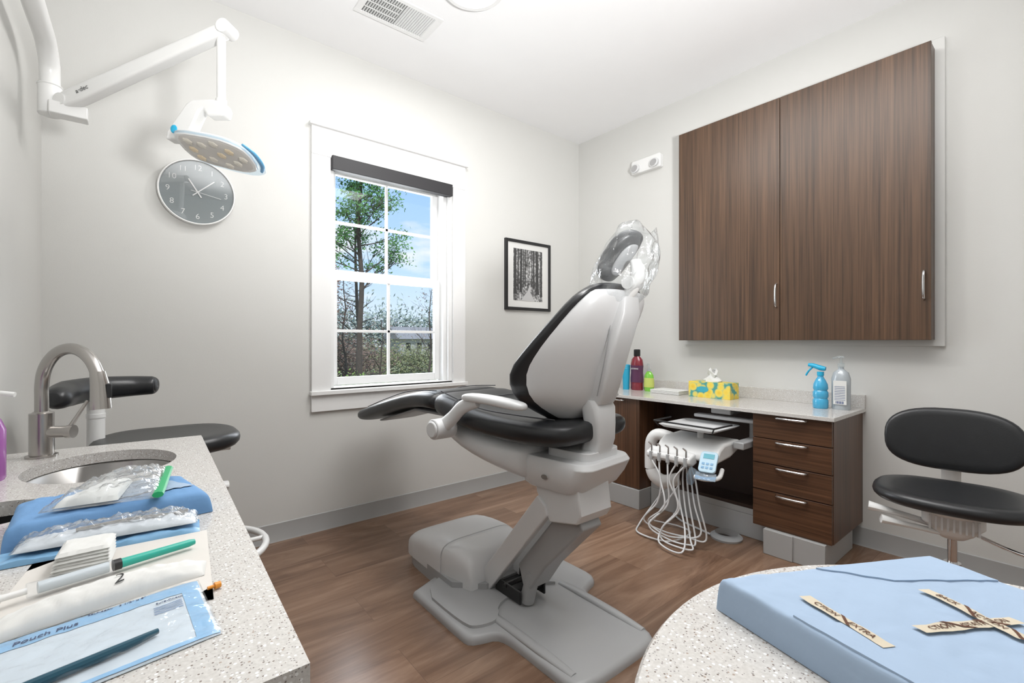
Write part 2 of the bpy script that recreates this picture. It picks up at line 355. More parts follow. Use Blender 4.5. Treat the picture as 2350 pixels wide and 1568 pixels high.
# ------------------------------------------------------------------ wall cabinet
mk('trim_2',box(XR-.022,XR,.43,1.86,1.126,2.69),TRIMW,kind=S,bevel=.001)
WC=root('wall_cabinet',(3.1,1.15,1.158),'dark walnut two-door wall cabinet with steel handles','cabinet')
mk('body',box(3.08,XR-.022,.468,1.835,1.16,2.64),WOODZ,WC)
def bow(p0,p1,out,r=.005):
    p0,p1,out=Vector(p0),Vector(p1),Vector(out); m=(p0+p1)/2
    return tube([p0,p0+(p1-p0)*.06+out*.7,p0+(p1-p0)*.3+out,p1+(p0-p1)*.3+out,p1+(p0-p1)*.06+out*.7,p1],[r,r,r*1.1,r*1.1,r,r],n=10)
for (a,b,hy) in ((1.1615,1.837,1.178),(.466,1.1585,.492)):
    d=mk('door',box(3.06,3.079,a,b,1.158,2.642),WOODZ,WC,bevel=.001)
    mk('handle',bow((3.062,hy,1.36),(3.062,hy,1.505),(-.028,0,0)),CHR,d,label='brushed steel bow handle')
# ------------------------------------------------------------------ desk
DZ=.775
dx=2.68
D1=root('base_cabinet',(2.93,2.13,0),'walnut base cabinet with one door under the worktop','cabinet')
mk('body',box(dx+.02,XR,1.904,2.35,.135,DZ-.022),WOODZ2,D1)
d=mk('door',box(dx,dx+.019,1.904,2.348,.137,DZ-.024),WOODZ2,D1,bevel=.001); mk('handle',bow((dx,2.03,.735),(dx,2.17,.735),(-.025,0,0)),CHR,d)
mk('toe_kick',box(2.67,3.1,1.9,2.35,0,.134),BASEB,D1,bevel=.003)
D2=root('drawer_cabinet',(2.93,.97,0),'walnut drawer cabinet with four drawers and bow handles','cabinet')
mk('body',box(dx+.02,XR,.775,1.157,.135,DZ-.022),WOODZ2,D2)
for z0,z1 in ((.622,DZ-.024),(.484,.619),(.338,.481),(.135,.335)):
    d=mk('drawer',box(dx,dx+.019,.777,1.155,z0+.001,z1-.001),WOODX,D2,bevel=.001)
    zz=z1-.012; mk('handle',bow((dx,.885,zz),(dx,1.035,zz),(-.026,0,0),.0055),CHR,d)
mk('toe_kick',[box(2.66,3.1,.80,1.09,0,.134),box(2.652,2.661,.945,1.09,0,.134)],BASEB,D2,bevel=.003)
KH=root('knee_space_panel',(3.0,1.53,0),'dark walnut back panel with grey base in the knee space','cabinet panel')
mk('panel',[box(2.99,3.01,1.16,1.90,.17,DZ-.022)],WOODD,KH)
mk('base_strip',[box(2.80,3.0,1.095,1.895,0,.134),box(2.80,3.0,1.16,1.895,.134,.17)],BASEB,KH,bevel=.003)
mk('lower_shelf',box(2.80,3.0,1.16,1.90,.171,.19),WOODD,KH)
WT=root('worktop',(2.92,1.56,DZ-.022),'white speckled quartz worktop with low backsplash','worktop')
mk('slab',box(2.655,XR,.76,2.37,DZ-.021,DZ),QZ,WT,bevel=.002)
mk('backsplash',box(XR-.02,XR,.76,2.37,DZ,DZ+.075),QZ,WT,bevel=.001)
def bottle(prof,c,n=28,sx=1,sy=1):
    g=lathe(prof,(0,0,0),n); return [(c[0]+x*sx,c[1]+y*sy,c[2]+z) for x,y,z in g[0]],g[1]
z0=DZ
CU=root('cup_stack',(3.0,2.255,z0),'stack of blue disposable plastic cups','cups')
mk('cups',bottle([(.024,0),(.030,.155)]+[(.030+.002*(i%2),.158+.006*i) for i in range(6)]+[(.028,.194),(.022,.15)],(3.0,2.255,z0)),mat('cup_blue',(.03,.40,.62),.4),CU)
MW=root('mouthwash_bottle',(3.03,2.175,z0),'red mouthwash bottle with black cap','bottle')
mk('bottle_body',bottle([(.048,0),(.052,.01),(.052,.10),(.048,.14),(.052,.20),(.046,.235),(.022,.262),(.020,.27)],(3.03,2.175,z0),sx=.7),mat('mouthwash_red',(.22,.015,.03),.15,coat=.5),MW)
mk('cap',bottle([(.023,.262),(.025,.265),(.025,.31),(.021,.314)],(3.03,2.175,z0)),BLKP,MW)
mk('paper_label',bottle([(.0535,.06),(.0535,.10),(.0495,.135),(.051,.16),(.0535,.19)],(3.03,2.175,z0),sx=.71),mat('label_maroon',(.10,.03,.08),.4),MW)
lm=frame((2.992,2.172,z0+.165),(0,-1,0),(0,0,1),(-1,0,0))
mk('label_text',tf(textg('LISTERINE',.016),lm),WHT,MW)
HS=root('hand_soap_bottle',(3.02,2.06,z0),'green liquid hand soap bottle with clear pump','bottle')
mk('bottle_body',bottle([(.036,0),(.04,.01),(.042,.06),(.036,.12),(.020,.145),(.013,.15)],(3.02,2.06,z0),sx=.6),mat('soap_green',(.20,.55,.05),.15,coat=.5),HS)
mk('pump',[cyl((3.02,2.06,z0+.15),(3.02,2.06,z0+.165),.014),cyl((3.02,2.06,z0+.16),(3.02,2.06,z0+.2),.004),tube([(3.02,2.06,z0+.2),(3.0,2.06,z0+.205),(2.985,2.06,z0+.195)],.006)],CLBOT,HS)
mk('paper_label',bottle([(.0425,.03),(.0425,.065),(.039,.10)],(3.02,2.06,z0),sx=.61),mat('label_yellowgreen',(.55,.62,.15),.4),HS)
PTS=root('paper_towel_stack',(3.0,1.87,z0),'flat stack of folded white paper towels','paper towels')
mk('towels',[box(2.93,3.08,1.76,1.99,z0+.001+i*.007,z0+.007+i*.007) for i in range(4)],WPM,PTS,bevel=.002)
def tissue_mat():
    m,t,b=nt('tissue_box_print'); v=coords(t,(14,14,14))
    vo=N(t,'ShaderNodeTexVoronoi'); vo.inputs['Scale'].default_value=1.6; t.links.new(v,vo.inputs['Vector'])
    c=ramp(t,vo.outputs['Distance'],[(.0,(.80,.52,.03)),(.46,(.86,.66,.10)),(.60,(.62,.60,.20)),(.70,(.08,.34,.30))])
    t.links.new(c,b.inputs['Base Color']); return m
TB=root('tissue_box',(3.02,1.56,z0),'yellow and teal lemon-print tissue box with tissue','tissue box')
mk('carton',box(2.955,3.075,1.415,1.70,z0,z0+.105),tissue_mat(),TB,bevel=.001)
mk('label_oval',prism([(1.60+.042*math.cos(a),z0+.055+.02*math.sin(a)) for a in [2*pi*i/24 for i in range(24)]],'x',2.9535,2.9548),mat('tissue_label',(.05,.40,.50),.5),TB)
def crumple(c,r,h,seed):
    R=[]
    for j in range(7):
        t=j/6; rr=r*(1-.75*t+.25*math.sin(t*9))
        R.append([(c[0]+rr*.5*math.cos(a)*(1+.5*noise.noise(Vector((math.cos(a)*2,math.sin(a)*2,t*3+seed)))),c[1]+rr*math.sin(a)*(1+.5*noise.noise(Vector((a,t*3,seed)))),c[2]+h*t*(1+.25*math.sin(a*2+seed))) for a in [2*pi*i/20 for i in range(20)]])
    return loft(R)
mk('tissue',crumple((3.015,1.56,z0+.1),.055,.08,3),WPM,TB)
SB=root('spray_bottle',(3.0,.925,z0),'blue translucent spray bottle with blue trigger','spray bottle')
mk('bottle_body',bottle([(.034,0),(.038,.006),(.038,.045),(.033,.055),(.038,.066),(.038,.09),(.032,.10),(.037,.112),(.035,.135),(.024,.16),(.015,.175),(.014,.185)],(3.0,.925,z0)),BLUEL,SB)
mk('trigger_head',[cyl((3.0,.925,z0+.183),(3.0,.925,z0+.205),.017),tube([(3.0,.9,z0+.222),(3.0,.925,z0+.226),(3.0,.96,z0+.238),(3.0,.985,z0+.242)],[.012,.016,.014,.010],sx=.9),
   tube([(3.0,.965,z0+.228),(3.0,.985,z0+.205),(3.0,.998,z0+.18)],.005)],[BLUET],SB)
GB=root('gel_bottle',(3.03,.835,z0),'clear hand sanitizer bottle with white label and pump','bottle')
mk('bottle_body',bottle([(.042,0),(.045,.006),(.046,.17),(.036,.205),(.014,.222),(.013,.235)],(3.03,.835,z0),sx=.7),mat('gel',(.42,.46,.49),.12,coat=.6),GB)
mk('paper_label',box(2.993,2.9955,.80,.862,z0+.03,z0+.16),WPM,GB)
lm=frame((2.9925,.831,z0+.1),(0,-1,0),(0,0,1),(-1,0,0))
mk('label_text',[box(-.025,.025,-.001+i*.009-.045,.0015+i*.009-.045,0,.0004) for i in range(9)]+[box(-.02+i*.004,-.0185+i*.004+.001*(i%3),-.066,-.052,0,.0004) for i in range(10)],mat('label_ink',(.12,.16,.3),.6),GB,M=lm)
mk('pump',[cyl((3.03,.835,z0+.235),(3.03,.835,z0+.255),.016),cyl((3.03,.835,z0+.25),(3.03,.835,z0+.285),.005),tube([(3.03,.82,z0+.288),(3.03,.845,z0+.29),(3.03,.875,z0+.28)],.006)],CLBOT,GB)
# ------------------------------------------------------------------ delivery unit
DU=root('dental_delivery_unit',(2.75,1.45,0),'white dental handpiece delivery unit with tray and hoses','dental delivery unit')
DM=Matrix.Translation((0,0,-.055))
mk('mount_arm',[box(2.72,2.95,1.30,1.42,.77,.805),box(2.70,2.76,1.16,1.52,.74,.76),cyl((2.80,1.2,.64),(2.80,1.2,.755),.025),box(2.60,2.83,1.17,1.23,.605,.645)],LG2,DU,bevel=.006,M=DM)
mk('support_arm',[tube([(2.60,1.58,.60),(2.57,1.68,.62),(2.56,1.725,.58),(2.56,1.735,.50),(2.56,1.735,.40)],.036,n=20),tube([(2.56,1.735,.40),(2.57,1.71,.35),(2.6,1.66,.32),(2.66,1.60,.34)],[.034,.040,.043,.038],n=20)],WP,DU,sharp=60,M=DM)
prof=[(2.44,.535),(2.44,.565),(2.48,.61),(2.53,.635),(2.72,.64),(2.72,.59),(2.60,.55)]
mk('console',prism([(x,z) for x,z in prof],'y',1.24,1.62),WP,DU,bevel=.02,seg=4,M=DM)
mk('holder_bar',prism([(2.37,.525),(2.37,.555),(2.44,.58),(2.46,.52),(2.41,.505)],'y',1.36,1.64),WP,DU,bevel=.01,seg=3,M=DM)
hp=[1.385,1.44,1.495,1.55,1.605]
for i,y in enumerate(hp):
    mk('handpiece_holder',[cyl((2.38,y,.555),(2.372,y,.51),.014,.011),],LG2,DU,M=DM)
    mk('handpiece',[cyl((2.38,y,.50),(2.382,y,.595),.007,.005),cyl((2.382,y,.595),(2.37,y+.015,.61),.005,.004)],CHR,DU,M=DM)
mk('tray_stem',[cyl((2.6,1.42,.63),(2.6,1.42,.70),.018)],WP,DU,M=DM)
mk('instrument_tray',loft([[(x,y,.70) for x,y in rrect(2.44,2.74,1.27,1.58,.03)],[(x,y,.715) for x,y in rrect(2.42,2.76,1.25,1.60,.035)],[(x,y,.715) for x,y in rrect(2.427,2.753,1.257,1.593,.035)],[(x,y,.703) for x,y in rrect(2.447,2.733,1.277,1.573,.03)]]),[LG],DU,M=DM)
mk('tray_rail',[tube([(2.41,1.24,.735),(2.41,1.61,.735)],.005),tube([(2.41,1.24,.735),(2.60,1.235,.735)],.005),tube([(2.41,1.61,.735),(2.60,1.615,.735)],.005),tube([(2.41,1.24,.735),(2.43,1.26,.705)],.004),tube([(2.41,1.61,.735),(2.43,1.59,.705)],.004)],BLKP,DU,M=DM)
kp=frame((2.42,1.275,.545),(.25,-.97,0),(.55,.1,.8))
KP=mk('control_pad',tf(prism(rrect(-.045,.045,-.06,.06,.02),'z',0,.016),kp),mat('wrapped_keypad',(.50,.68,.80),.25),DU,bevel=.003,M=DM)
mk('display',tf(box(-.028,.028,.018,.045,.0165,.018),kp),mat('lcd',(.12,.42,.52),.2),KP,M=DM)
for i in range(3):
    for j in range(2): mk('key',tf(box(-.030+.022*i,-.016+.022*i,-.04+.022*j,-.028+.022*j,.0165,.018),kp),BLUEF,KP,M=DM)
mk('barrier_sleeve',[tf(box(-.055,.05,-.10,-.058,.0,.004),kp),tube([(2.40,1.34,.50),(2.39,1.36,.46),(2.40,1.37,.41)],[.03,.026,.012],sy=.3)],clear('blue_sleeve',(.6,.8,.95),.05,.5,2,white=.2),DU,M=DM)
mk('grip_handle',tube([(2.50,1.24,.50),(2.42,1.22,.475),(2.38,1.27,.465),(2.37,1.33,.468)],.012),WP,DU,M=DM)
rh=random.Random(5)
for i,y in enumerate(hp):
    k=i-2; j=lambda a:rh.uniform(-a,a)
    mk('hose',tube([(2.372,y,.46),(2.36,y-.03*k+j(.02),.36),(2.34+j(.02),1.47+.035*k+j(.03),.22),(2.31+j(.03),1.54+.03*k+j(.04),.10),(2.27+.03*i,1.50+.03*k+j(.05),.03+.004*i),(2.27+.03*i+j(.02),1.38+.02*k+j(.05),.03+.008*i),(2.36+.02*i,1.34-.02*k,.08+j(.03)),(2.44,1.40-.03*k,.24),(2.50,1.45-.02*k,.40),(2.56,1.47+.03*k,.50)],.005,n=8,k=8),LG,DU,sharp=80)
mk('floor_hose',tube([(2.62,1.64,.26),(2.58,1.72,.12),(2.45,1.74,.014),(2.33,1.66,.012),(2.36,1.48,.012),(2.52,1.44,.03),(2.60,1.56,.014),(2.50,1.68,.04),(2.40,1.60,.10),(2.5,1.5,.3)],.005,n=8,k=8),LG,DU,sharp=80)
FP=root('foot_control',(2.69,1.31,0),'grey metal disc foot control pedal on floor','foot pedal')
mk('pedal_base',lathe([(.085,0),(.088,.012),(.075,.022),(.02,.03)],(2.69,1.31,0)),LG2,FP)
mk('pedal_disc',lathe([(.06,.026),(.062,.034),(.02,.042)],(2.69,1.31,0)),CHR,FP)
mk('hose',tube([(2.64,1.38,.012),(2.66,1.44,.010),(2.70,1.60,.010),(2.77,1.7,.010)],.006,n=8),LG,FP)
# ------------------------------------------------------------------ dental chair
OC=Vector((1.33,1.62,0)); TH=math.radians(6)
CM=Matrix.Translation(OC)@Matrix.Rotation(TH,4,'Z'); CB=Matrix.Translation(OC)
DC=root('dental_chair',(1.33,1.62,0),'reclining dental chair, black upholstery on light grey frame','dental chair')
def wl(w,L,z): return (-w,L,z)
def sec(L,zb,zt,hw,e=5,n=28,dip=0):
    o=[]
    for i in range(n):
        a=2*pi*i/n; c,s=math.cos(a),math.sin(a)
        x=hw*math.copysign(abs(c)**(2/e),c); zz=(zb+zt)/2+(zt-zb)/2*math.copysign(abs(s)**(2/2.6),s)
        if s>0: zz-=dip*(1-(x/hw)**2)*s
        o.append((x,L,zz))
    return o
mk('seat_cushion',loft([sec(-.475,.80,.835,.15),sec(-.465,.775,.855,.20),sec(-.40,.755,.868,.245,dip=.02),sec(-.24,.745,.868,.262,dip=.025),sec(0,.757,.875,.262,dip=.025),sec(.15,.78,.905,.255,dip=.015),sec(.27,.805,.922,.245,dip=.01),sec(.295,.82,.91,.235)]),BLK,DC,M=CM,sub=1,sharp=80)
mk('leg_rest_cushion',loft([sec(.295,.825,.905,.228),sec(.31,.82,.915,.238),sec(.42,.825,.92,.235,dip=.005),sec(.56,.815,.899,.225,dip=.02),sec(.8,.755,.842,.212,dip=.02),sec(1.04,.685,.770,.205,dip=.012),sec(1.085,.680,.758,.20),sec(1.10,.686,.748,.19),sec(1.106,.70,.735,.17)]),BLK,DC,M=CM,sub=1,sharp=80)
mk('leg_rest_plate',loft([sec(.30,.79,.82,.17),sec(.55,.79,.815,.16),sec(.95,.69,.705,.13)]),MG,DC,M=CM,sharp=60)
for sm_ in ([wl(-.22,.12,.895),wl(-.1,.13,.892),wl(.1,.13,.892),wl(.22,.12,.895),wl(.25,.115,.87)],[wl(.2,.27,.92),wl(.21,0,.872),wl(.21,-.24,.866),wl(.19,-.40,.865)],[wl(.19,.32,.918),wl(.185,.56,.897),wl(.17,.8,.839),wl(.155,1.04,.769)],[wl(-.19,.32,.918),wl(-.185,.56,.897),wl(-.17,.8,.839),wl(-.155,1.04,.769)]):
    mk('stitched_seam',tube(sm_,.0025,n=6),SEAM,DC,M=CM,sharp=80)
mk('seat_shell',loft([sec(.36,.775,.80,.12,3),sec(.30,.735,.81,.18,3),sec(.2,.68,.80,.21,3),sec(.05,.64,.775,.225,3),sec(-.1,.612,.765,.22,3),sec(-.22,.595,.755,.20,4),sec(-.25,.60,.75,.18,4)]),LG,DC,M=CM,sub=1,sharp=80)
mk('rear_housing',[loft([[(-w,L,z) for w,L in pts] for z,pts in (
   (.585,rrect(-.13,.14,-.45,-.20,.05)),(.60,rrect(-.145,.155,-.47,-.19,.05)),(.645,rrect(-.155,.165,-.50,-.19,.05)),(.69,rrect(-.16,.17,-.525,-.19,.06)),(.71,rrect(-.15,.16,-.515,-.20,.06)))]),
   prism(rrect(-.11,.11,-.49,-.28,.04),'z',.705,.74)],LG,DC,M=CM,bevel=.004)
mk('badge',tf(lathe([(.016,0),(.015,.002)],n=20),frame((-.1675,-.33,.64),(0,-1,0),(0,0,.6),(-1,0,0))@Matrix.Diagonal((1,.6,1,1))),STEEL,DC,M=CM)
SECS=[(.86,-.36,-.33,.13),(.90,-.40,-.30,.21),(.95,-.425,-.28,.27),(1.03,-.445,-.275,.292),(1.10,-.47,-.335,.285),(1.20,-.51,-.43,.258),(1.29,-.54,-.51,.222),(1.325,-.56,-.54,.19),(1.35,-.57,-.555,.14)]
def backring(z,Lc,Le,hw,f0,f1,shr,n=15,th=1):
    A=[];B=[]
    for i in range(n):
        s=-1+2*i/(n-1); ss=math.copysign(abs(s)**.85,s); w=ss*(hw-shr); q=abs(ss)
        L=Lc+(Le-Lc)*q**2.2; e=(1-q**10)
        A.append((-w,L+f1*(.45+.55*e),z)); B.append((-w,L+f0*(.25+.75*e) if f0<0 else L+f0,z))
    return A+B[::-1]
cr=[backring(z,Lc,Le,hw,.0,.075,0) for z,Lc,Le,hw in SECS]
cr=[[(x*.8,y,z-.015) for x,y,z in cr[0]]]+cr+[[(x*.72,y-.005,z+.012) for x,y,z in cr[-1]]]
mk('back_cushion',loft(cr),BLK,DC,M=CM,sub=1,sharp=80)
sr=[backring(z,Lc,Le,hw,-.05 if 0<i<7 else -.03,-.002,.020) for i,(z,Lc,Le,hw) in enumerate(SECS[:-1])]
sr=[[(x*.8,y,z-.012) for x,y,z in sr[0]]]+sr+[[(x*.85,y,z+.012) for x,y,z in sr[-1]]]
mk('back_shell',loft(sr),LG,DC,M=CM,sub=1,sharp=80)
sp=[]
for z,L,hw,t in ((1.31,-.592,.050,.040),(1.25,-.588,.060,.055),(1.12,-.543,.062,.060),(1.0,-.508,.058,.060),(.93,-.487,.054,.058),(.915,-.48,.050,.05)):
    sp.append([(-w,l,z) for w,l in rrect(-hw,hw,L-t*.35,L+t*.65+.03,.015,3)])
mk('back_spine',loft(sp),LG,DC,M=CM,sharp=50)
mk('spine_seam',[tube([wl(.066,-.565,1.29),wl(.070,-.54,1.12),wl(.066,-.497,.95)],.0022,n=6)],LG2,DC,M=CM,sharp=80)
sp=[]
for z,L,hw,t in ((.93,-.455,.065,.05),(.90,-.468,.068,.06),(.84,-.475,.06,.06),(.78,-.475,.055,.06),(.74,-.46,.055,.065),(.71,-.45,.065,.07)):
    sp.append([(-w,l,z) for w,l in rrect(-hw,hw,L-t*.5,L+t*.5+.02,.02,3)])
mk('back_bracket',loft(sp),LG,DC,M=CM,sharp=50)
for sg in (1,-1):
    w=.30*sg
    ar=mk('armrest',loft([[(-(w+dw),L,z) for dw,z in [(.033*k*math.copysign(abs(math.cos(a))**.7,math.cos(a)),zc+.018*k*math.copysign(abs(math.sin(a))**.7,math.sin(a))) for a in [2*pi*i/16 for i in range(16)]]] for L,zc,k in ((-.02,.925,.5),(-.035,.928,.85),(-.08,.93,1),(-.2,.928,1.05),(-.31,.92,1),(-.345,.918,.8),(-.355,.917,.4))]),LG,DC,M=CM,sub=1,sharp=80)
    mk('armrest_link',[tube([wl(w*.97,.14,.785),wl(w*.97,.07,.83),wl(w,-.01,.885),wl(w,-.10,.915)],[.034,.032,.030,.024],n=16,sx=.95,sy=.55,up=(0,.5,1))],LG,ar,M=CM,sharp=60)
    mk('armrest_pivot',[cyl(wl(w*.8,.142,.778),wl(w*1.13,.142,.778),.045,.043,32),cyl(wl(w*1.13,.142,.778),wl(w*1.16,.142,.778),.036,.034,32)],LG,ar,M=CM,bevel=.004)
HM=CM@frame(wl(0,-.572,1.448),(1,0,0),(0,-.66,.75))
def hpad(z0,z1,rx,ry,curve,e=2.5,n=36,m=7):
    R=[]
    for k in range(m):
        a=-pi/2+pi*k/(m-1); g=max(math.cos(a),0)**.55; ins=.02*(1-g)
        zc=(z0+z1)/2+(z1-z0)/2*math.sin(a)
        R.append(sering(0,0,rx-ins,ry-ins,e,n,lambda x,y:(x,y,zc-curve*(x/rx)**2-curve*.4*(y/ry)**2)))
    return loft(R)
HR=mk('head_rest',hpad(-.030,.010,.078,.108,.03),BLK,DC,M=HM,sub=1,sharp=80,label='black padded head rest')
mk('head_rest_backing',hpad(.004,.014,.042,.068,.014),LG2,HR,M=HM,sharp=80)
mk('head_rest_bracket',[tube([wl(0,-.565,1.30),wl(0,-.60,1.335),wl(0,-.625,1.385),wl(0,-.615,1.44)],[.018,.022,.025,.018],n=16,sx=1,sy=1.3),cyl(wl(-.038,-.605,1.36),wl(.038,-.605,1.36),.024,None,24)],WP,DC,M=CM,sharp=50)
mk('head_rest_stem',cyl(wl(0,-.555,1.27),wl(0,-.575,1.33),.010),CHR,DC,M=CM)
bg=[]
for j in range(13):
    t=j/12; cx=-.530-.130*t; zz=1.305+.250*t
    rw_=.135-.045*t; rl=.056+.026*math.sin(pi*min(t*1.15,1)) 
    if j==12: rw_,rl=.085,.008
    bg.append([(rw_*math.cos(a)*(1+.24*noise.noise(Vector((math.cos(a)*3,math.sin(a)*3,t*7)))),cx+.01+rl*math.sin(a)*(1+.5*noise.noise(Vector((math.cos(a)*4,t*8,math.sin(a)*4)))),zz+.05*rl/.09*math.sin(a)+.016*math.sin(a*3+t*2)) for a in [2*pi*i/48 for i in range(48)]])
mk('plastic_cover',loft(bg,cap=False),CLEAR,DC,M=CM,sub=1,sharp=80,label='clear wrinkled plastic bag over the head rest')
# column + base
def PL(poly,w0,w1): return prism([(L,z) for L,z in poly],'x',-w1,-w0)
mk('column_block',PL([(-.25,.60),(-.255,.555),(-.33,.455),(-.47,.485),(-.49,.52),(-.475,.62)],-.085,.09),LG,DC,M=CB,bevel=.006,seg=3)
for w0,w1 in ((.066,.10),(-.10,-.066)):
    mk('lift_arm',PL([(-.27,.545),(-.315,.515),(-.325,.48),(.045,.045),(.08,.035),(.115,.06),(.105,.105)],w0,w1),LG,DC,M=CB,bevel=.005,seg=3)
mk('lower_link',[PL([(-.32,.46),(-.45,.485),(-.47,.455),(-.26,.235),(-.18,.12),(-.13,.12),(-.10,.20)],-.055,.055)],LG2,DC,M=CB,bevel=.008,seg=3)
mk('hydraulic_cylinder',[cyl(wl(.03,-.13,.05),wl(.03,-.175,.19),.032,.028),cyl(wl(.03,-.175,.19),wl(.02,-.22,.28),.016)],LG2,DC,M=CB)
mk('mechanism',[box(-.07,.07,-.06,.05,.046,.062),box(-.078,-.068,-.14,.03,.046,.10),box(.06,.07,-.14,.03,.046,.10),cyl((-.085,-.04,.09),(.085,-.04,.09),.011),cyl((-.07,-.12,.08),(.07,-.12,.08),.007)],BLKP,DC,M=CB,bevel=.003)
def outline(o=0):
    P=[(-.356+o,.33-o),(-.356+o,.1),(-.356+o,-.13+o),(-.345+o,-.165+o),(-.30,-.185+o),(-.25,-.20+o),(-.232+o,-.24),(-.228+o,-.32),(-.228+o,-.45),(-.225+o,-.57+o),(-.205+o,-.60+o),(-.1,-.61+o),(.17-o,-.61+o),(.21-o,-.59+o),(.228-o,-.53+o),(.23-o,-.4),(.232-o,-.28),(.25-o,-.21+o),(.30,-.185+o),(.36-o,-.17+o),(.385-o,-.13+o),(.385-o,.0),(.385-o,.10-o),(.36-o,.14-o),(.27-o,.16-o),(.24-o,.20-o),(.23-o,.33-o)]
    return P
mk('base_plate',loft([[(x,y,z) for x,y in rnd(outline(o),2)] for z,o in ((0,0),(.016,.0),(.028,.005),(.034,.016))]),BG_,DC,M=CB,sharp=50)
for x in (-.195,.205):
    mk('base_plate_rim',tube([(x,-.10,.03),(x,-.2,.034),(x*.99,-.4,.034),(x*.97,-.55,.03)],[.014,.014,.014,.010],n=12,sx=1,sy=1.5,up=(0,0,1)),BG_,DC,M=CB,sharp=80)
mk('base_plate_crown',loft([[(x,y,z) for x,y in rnd([(-.33,.30),(-.33,-.10),(-.29,-.145),(-.20,-.16),(-.13,-.05),(.13,-.05),(.20,-.12),(.20,.30)],3)] for z in (.03,.042,.046)]),BG_,DC,M=CB,sharp=50)
def hr_(y,zt,hw,e=6):
    o=[]
    for i in range(49):
        a=pi*i/48; c,s=math.cos(a),math.sin(a); o.append((hw*math.copysign(abs(c)**(2/e),c),y,.045+(zt-.045)*abs(s)**(2/e)))
    return o
fr=[(.2725,.199,.216),(.274,.203,.219),(.30,.204,.2205),(.36,.201,.222),(.42,.197,.222),(.48,.189,.2215),(.54,.176,.22),(.58,.160,.217),(.605,.142,.212),(.620,.118,.205),(.629,.088,.195),(.632,.06,.185)]
mk('base_cover',loft([hr_(*q) for q in fr]),LG,DC,M=CB,sharp=50)
fr=[(.078,.09,.168),(.082,.115,.174),(.09,.145,.178),(.105,.170,.182),(.13,.188,.188),(.17,.198,.198),(.22,.202,.208),(.266,.203,.2175),(.2695,.200,.2155)]
mk('base_cover_rear',loft([hr_(*q) for q in fr]),LG,DC,M=CB,sharp=50)
mk('base_skirt',loft([[(x,y,z) for x,y in rnd([(-.222,.05),(-.222,.5),(-.2,.6),(-.12,.636),(.12,.636),(.2,.6),(.222,.5),(.222,.05)],2)] for z in (0,.05,.07)]),LG2,DC,M=CB)
# ------------------------------------------------------------------ stools
def stool(name,label,c,seatz,face,sx,sy,th=.062,pan=1):
    r=root(name,(c[0],c[1],0),label,'stool'); M=Matrix.Translation((c[0],c[1],0))@Matrix.Rotation(face,4,'Z')
    g=pad(0,0,seatz-th,seatz,sx,sy,2.5,44,.3)
    v=[(x,y,z-(.018*(1-min(1,(x/sx)**2+(y/sy)**2)) if z>seatz-.025 else 0)) for x,y,z in g[0]]
    mk('seat',(v,g[1]),BLK,r,M=M,sharp=60)
    mk('seat_pan',lathe([(.05,seatz-.10),(.10,seatz-.085),(min(sx,sy)*.65*pan,seatz-.07),(min(sx,sy)*.75*pan,seatz-.05)],n=32),WP,r,M=M)
    mk('gas_lift',[cyl((0,0,.08),(0,0,seatz-.09),.014),cyl((0,0,.07),(0,0,seatz*.55),.025)],[CHR],r,M=M)
    mk('base_hub',lathe([(.04,.06),(.045,.07),(.04,.12),(.028,.13)],n=24),WP,r,M=M)
    for i in range(5):
        a=2*pi*i/5+.3; e=(.27*math.cos(a),.27*math.sin(a),.062)
        mk('base_leg',tube([(.03*math.cos(a),.03*math.sin(a),.10),(.15*math.cos(a),.15*math.sin(a),.088),e],[.022,.018,.014],n=12),WP,r,M=M)
        t=Vector((-math.sin(a),math.cos(a),0)); p=Vector((e[0],e[1],.025))
        mk('caster',[cyl(p+t*.008,p+t*.022,.025,None,20),cyl(p-t*.022,p-t*.008,.025,None,20),cyl(p,p+Vector((0,0,.035)),.006)],BLKP,r,M=M)
    return r,M
R1,M1=stool('operator_stool','black upholstered operator stool with wide curved backrest',(2.36,.30),.60,math.radians(8),.205,.235,.056)
R=[]
for k in range(9):
    a=-pi/2+pi*k/8; g=max(math.cos(a),0)**.5; ins=.03*(1-g); t=.022*math.sin(a)
    R.append(sering(0,0,.215-ins,.128-ins,2.7,44,lambda x,z:(.285+t-.9*x*x+.10*z,x,.742+z)))
BR=mk('backrest',loft(R),BLK,R1,M=M1,sharp=60)
mk('backrest_post',[tube([(.12,0,.485),(.24,0,.48),(.33,0,.51),(.335,0,.62),(.325,0,.72)],.02,n=14,sx=.5,sy=1.6,up=(1,0,0))],WP,BR,M=M1)
tg=[loft([[( x,y,z) for x,y in rrect(-hx,hx,-hy,hy,.03)] for z,hx,hy in ((.425,.04,.035),(.45,.075,.055),(.49,.10,.085),(.53,.10,.085))])]
mk('tilt_mechanism',tg,WP,R1,M=M1,bevel=.003)
mk('tilt_ribs',[box(-.106,-.09,-.07+.016*i,-.064+.016*i,.47,.52) for i in range(9)],LG,R1,M=M1)
mk('lever',[tube([(-.04,.06,.47),(-.09,.16,.50),(-.10,.24,.51)],[.012,.011,.018],sy=1.6)],WP,R1,M=M1)
mk('lever',[tube([(-.06,.04,.45),(-.10,.13,.465),(-.12,.20,.475)],[.010,.010,.016],sy=1.6)],WP,R1,M=M1)
mk('lever',[tube([(-.04,-.06,.46),(-.09,-.16,.44),(-.11,-.28,.43)],.006)],CHR,R1,M=M1)
R2,M2=stool('assistant_stool','black assistant stool with torso support arm and footring',(.11,2.235),.80,0,.235,.225,.07)
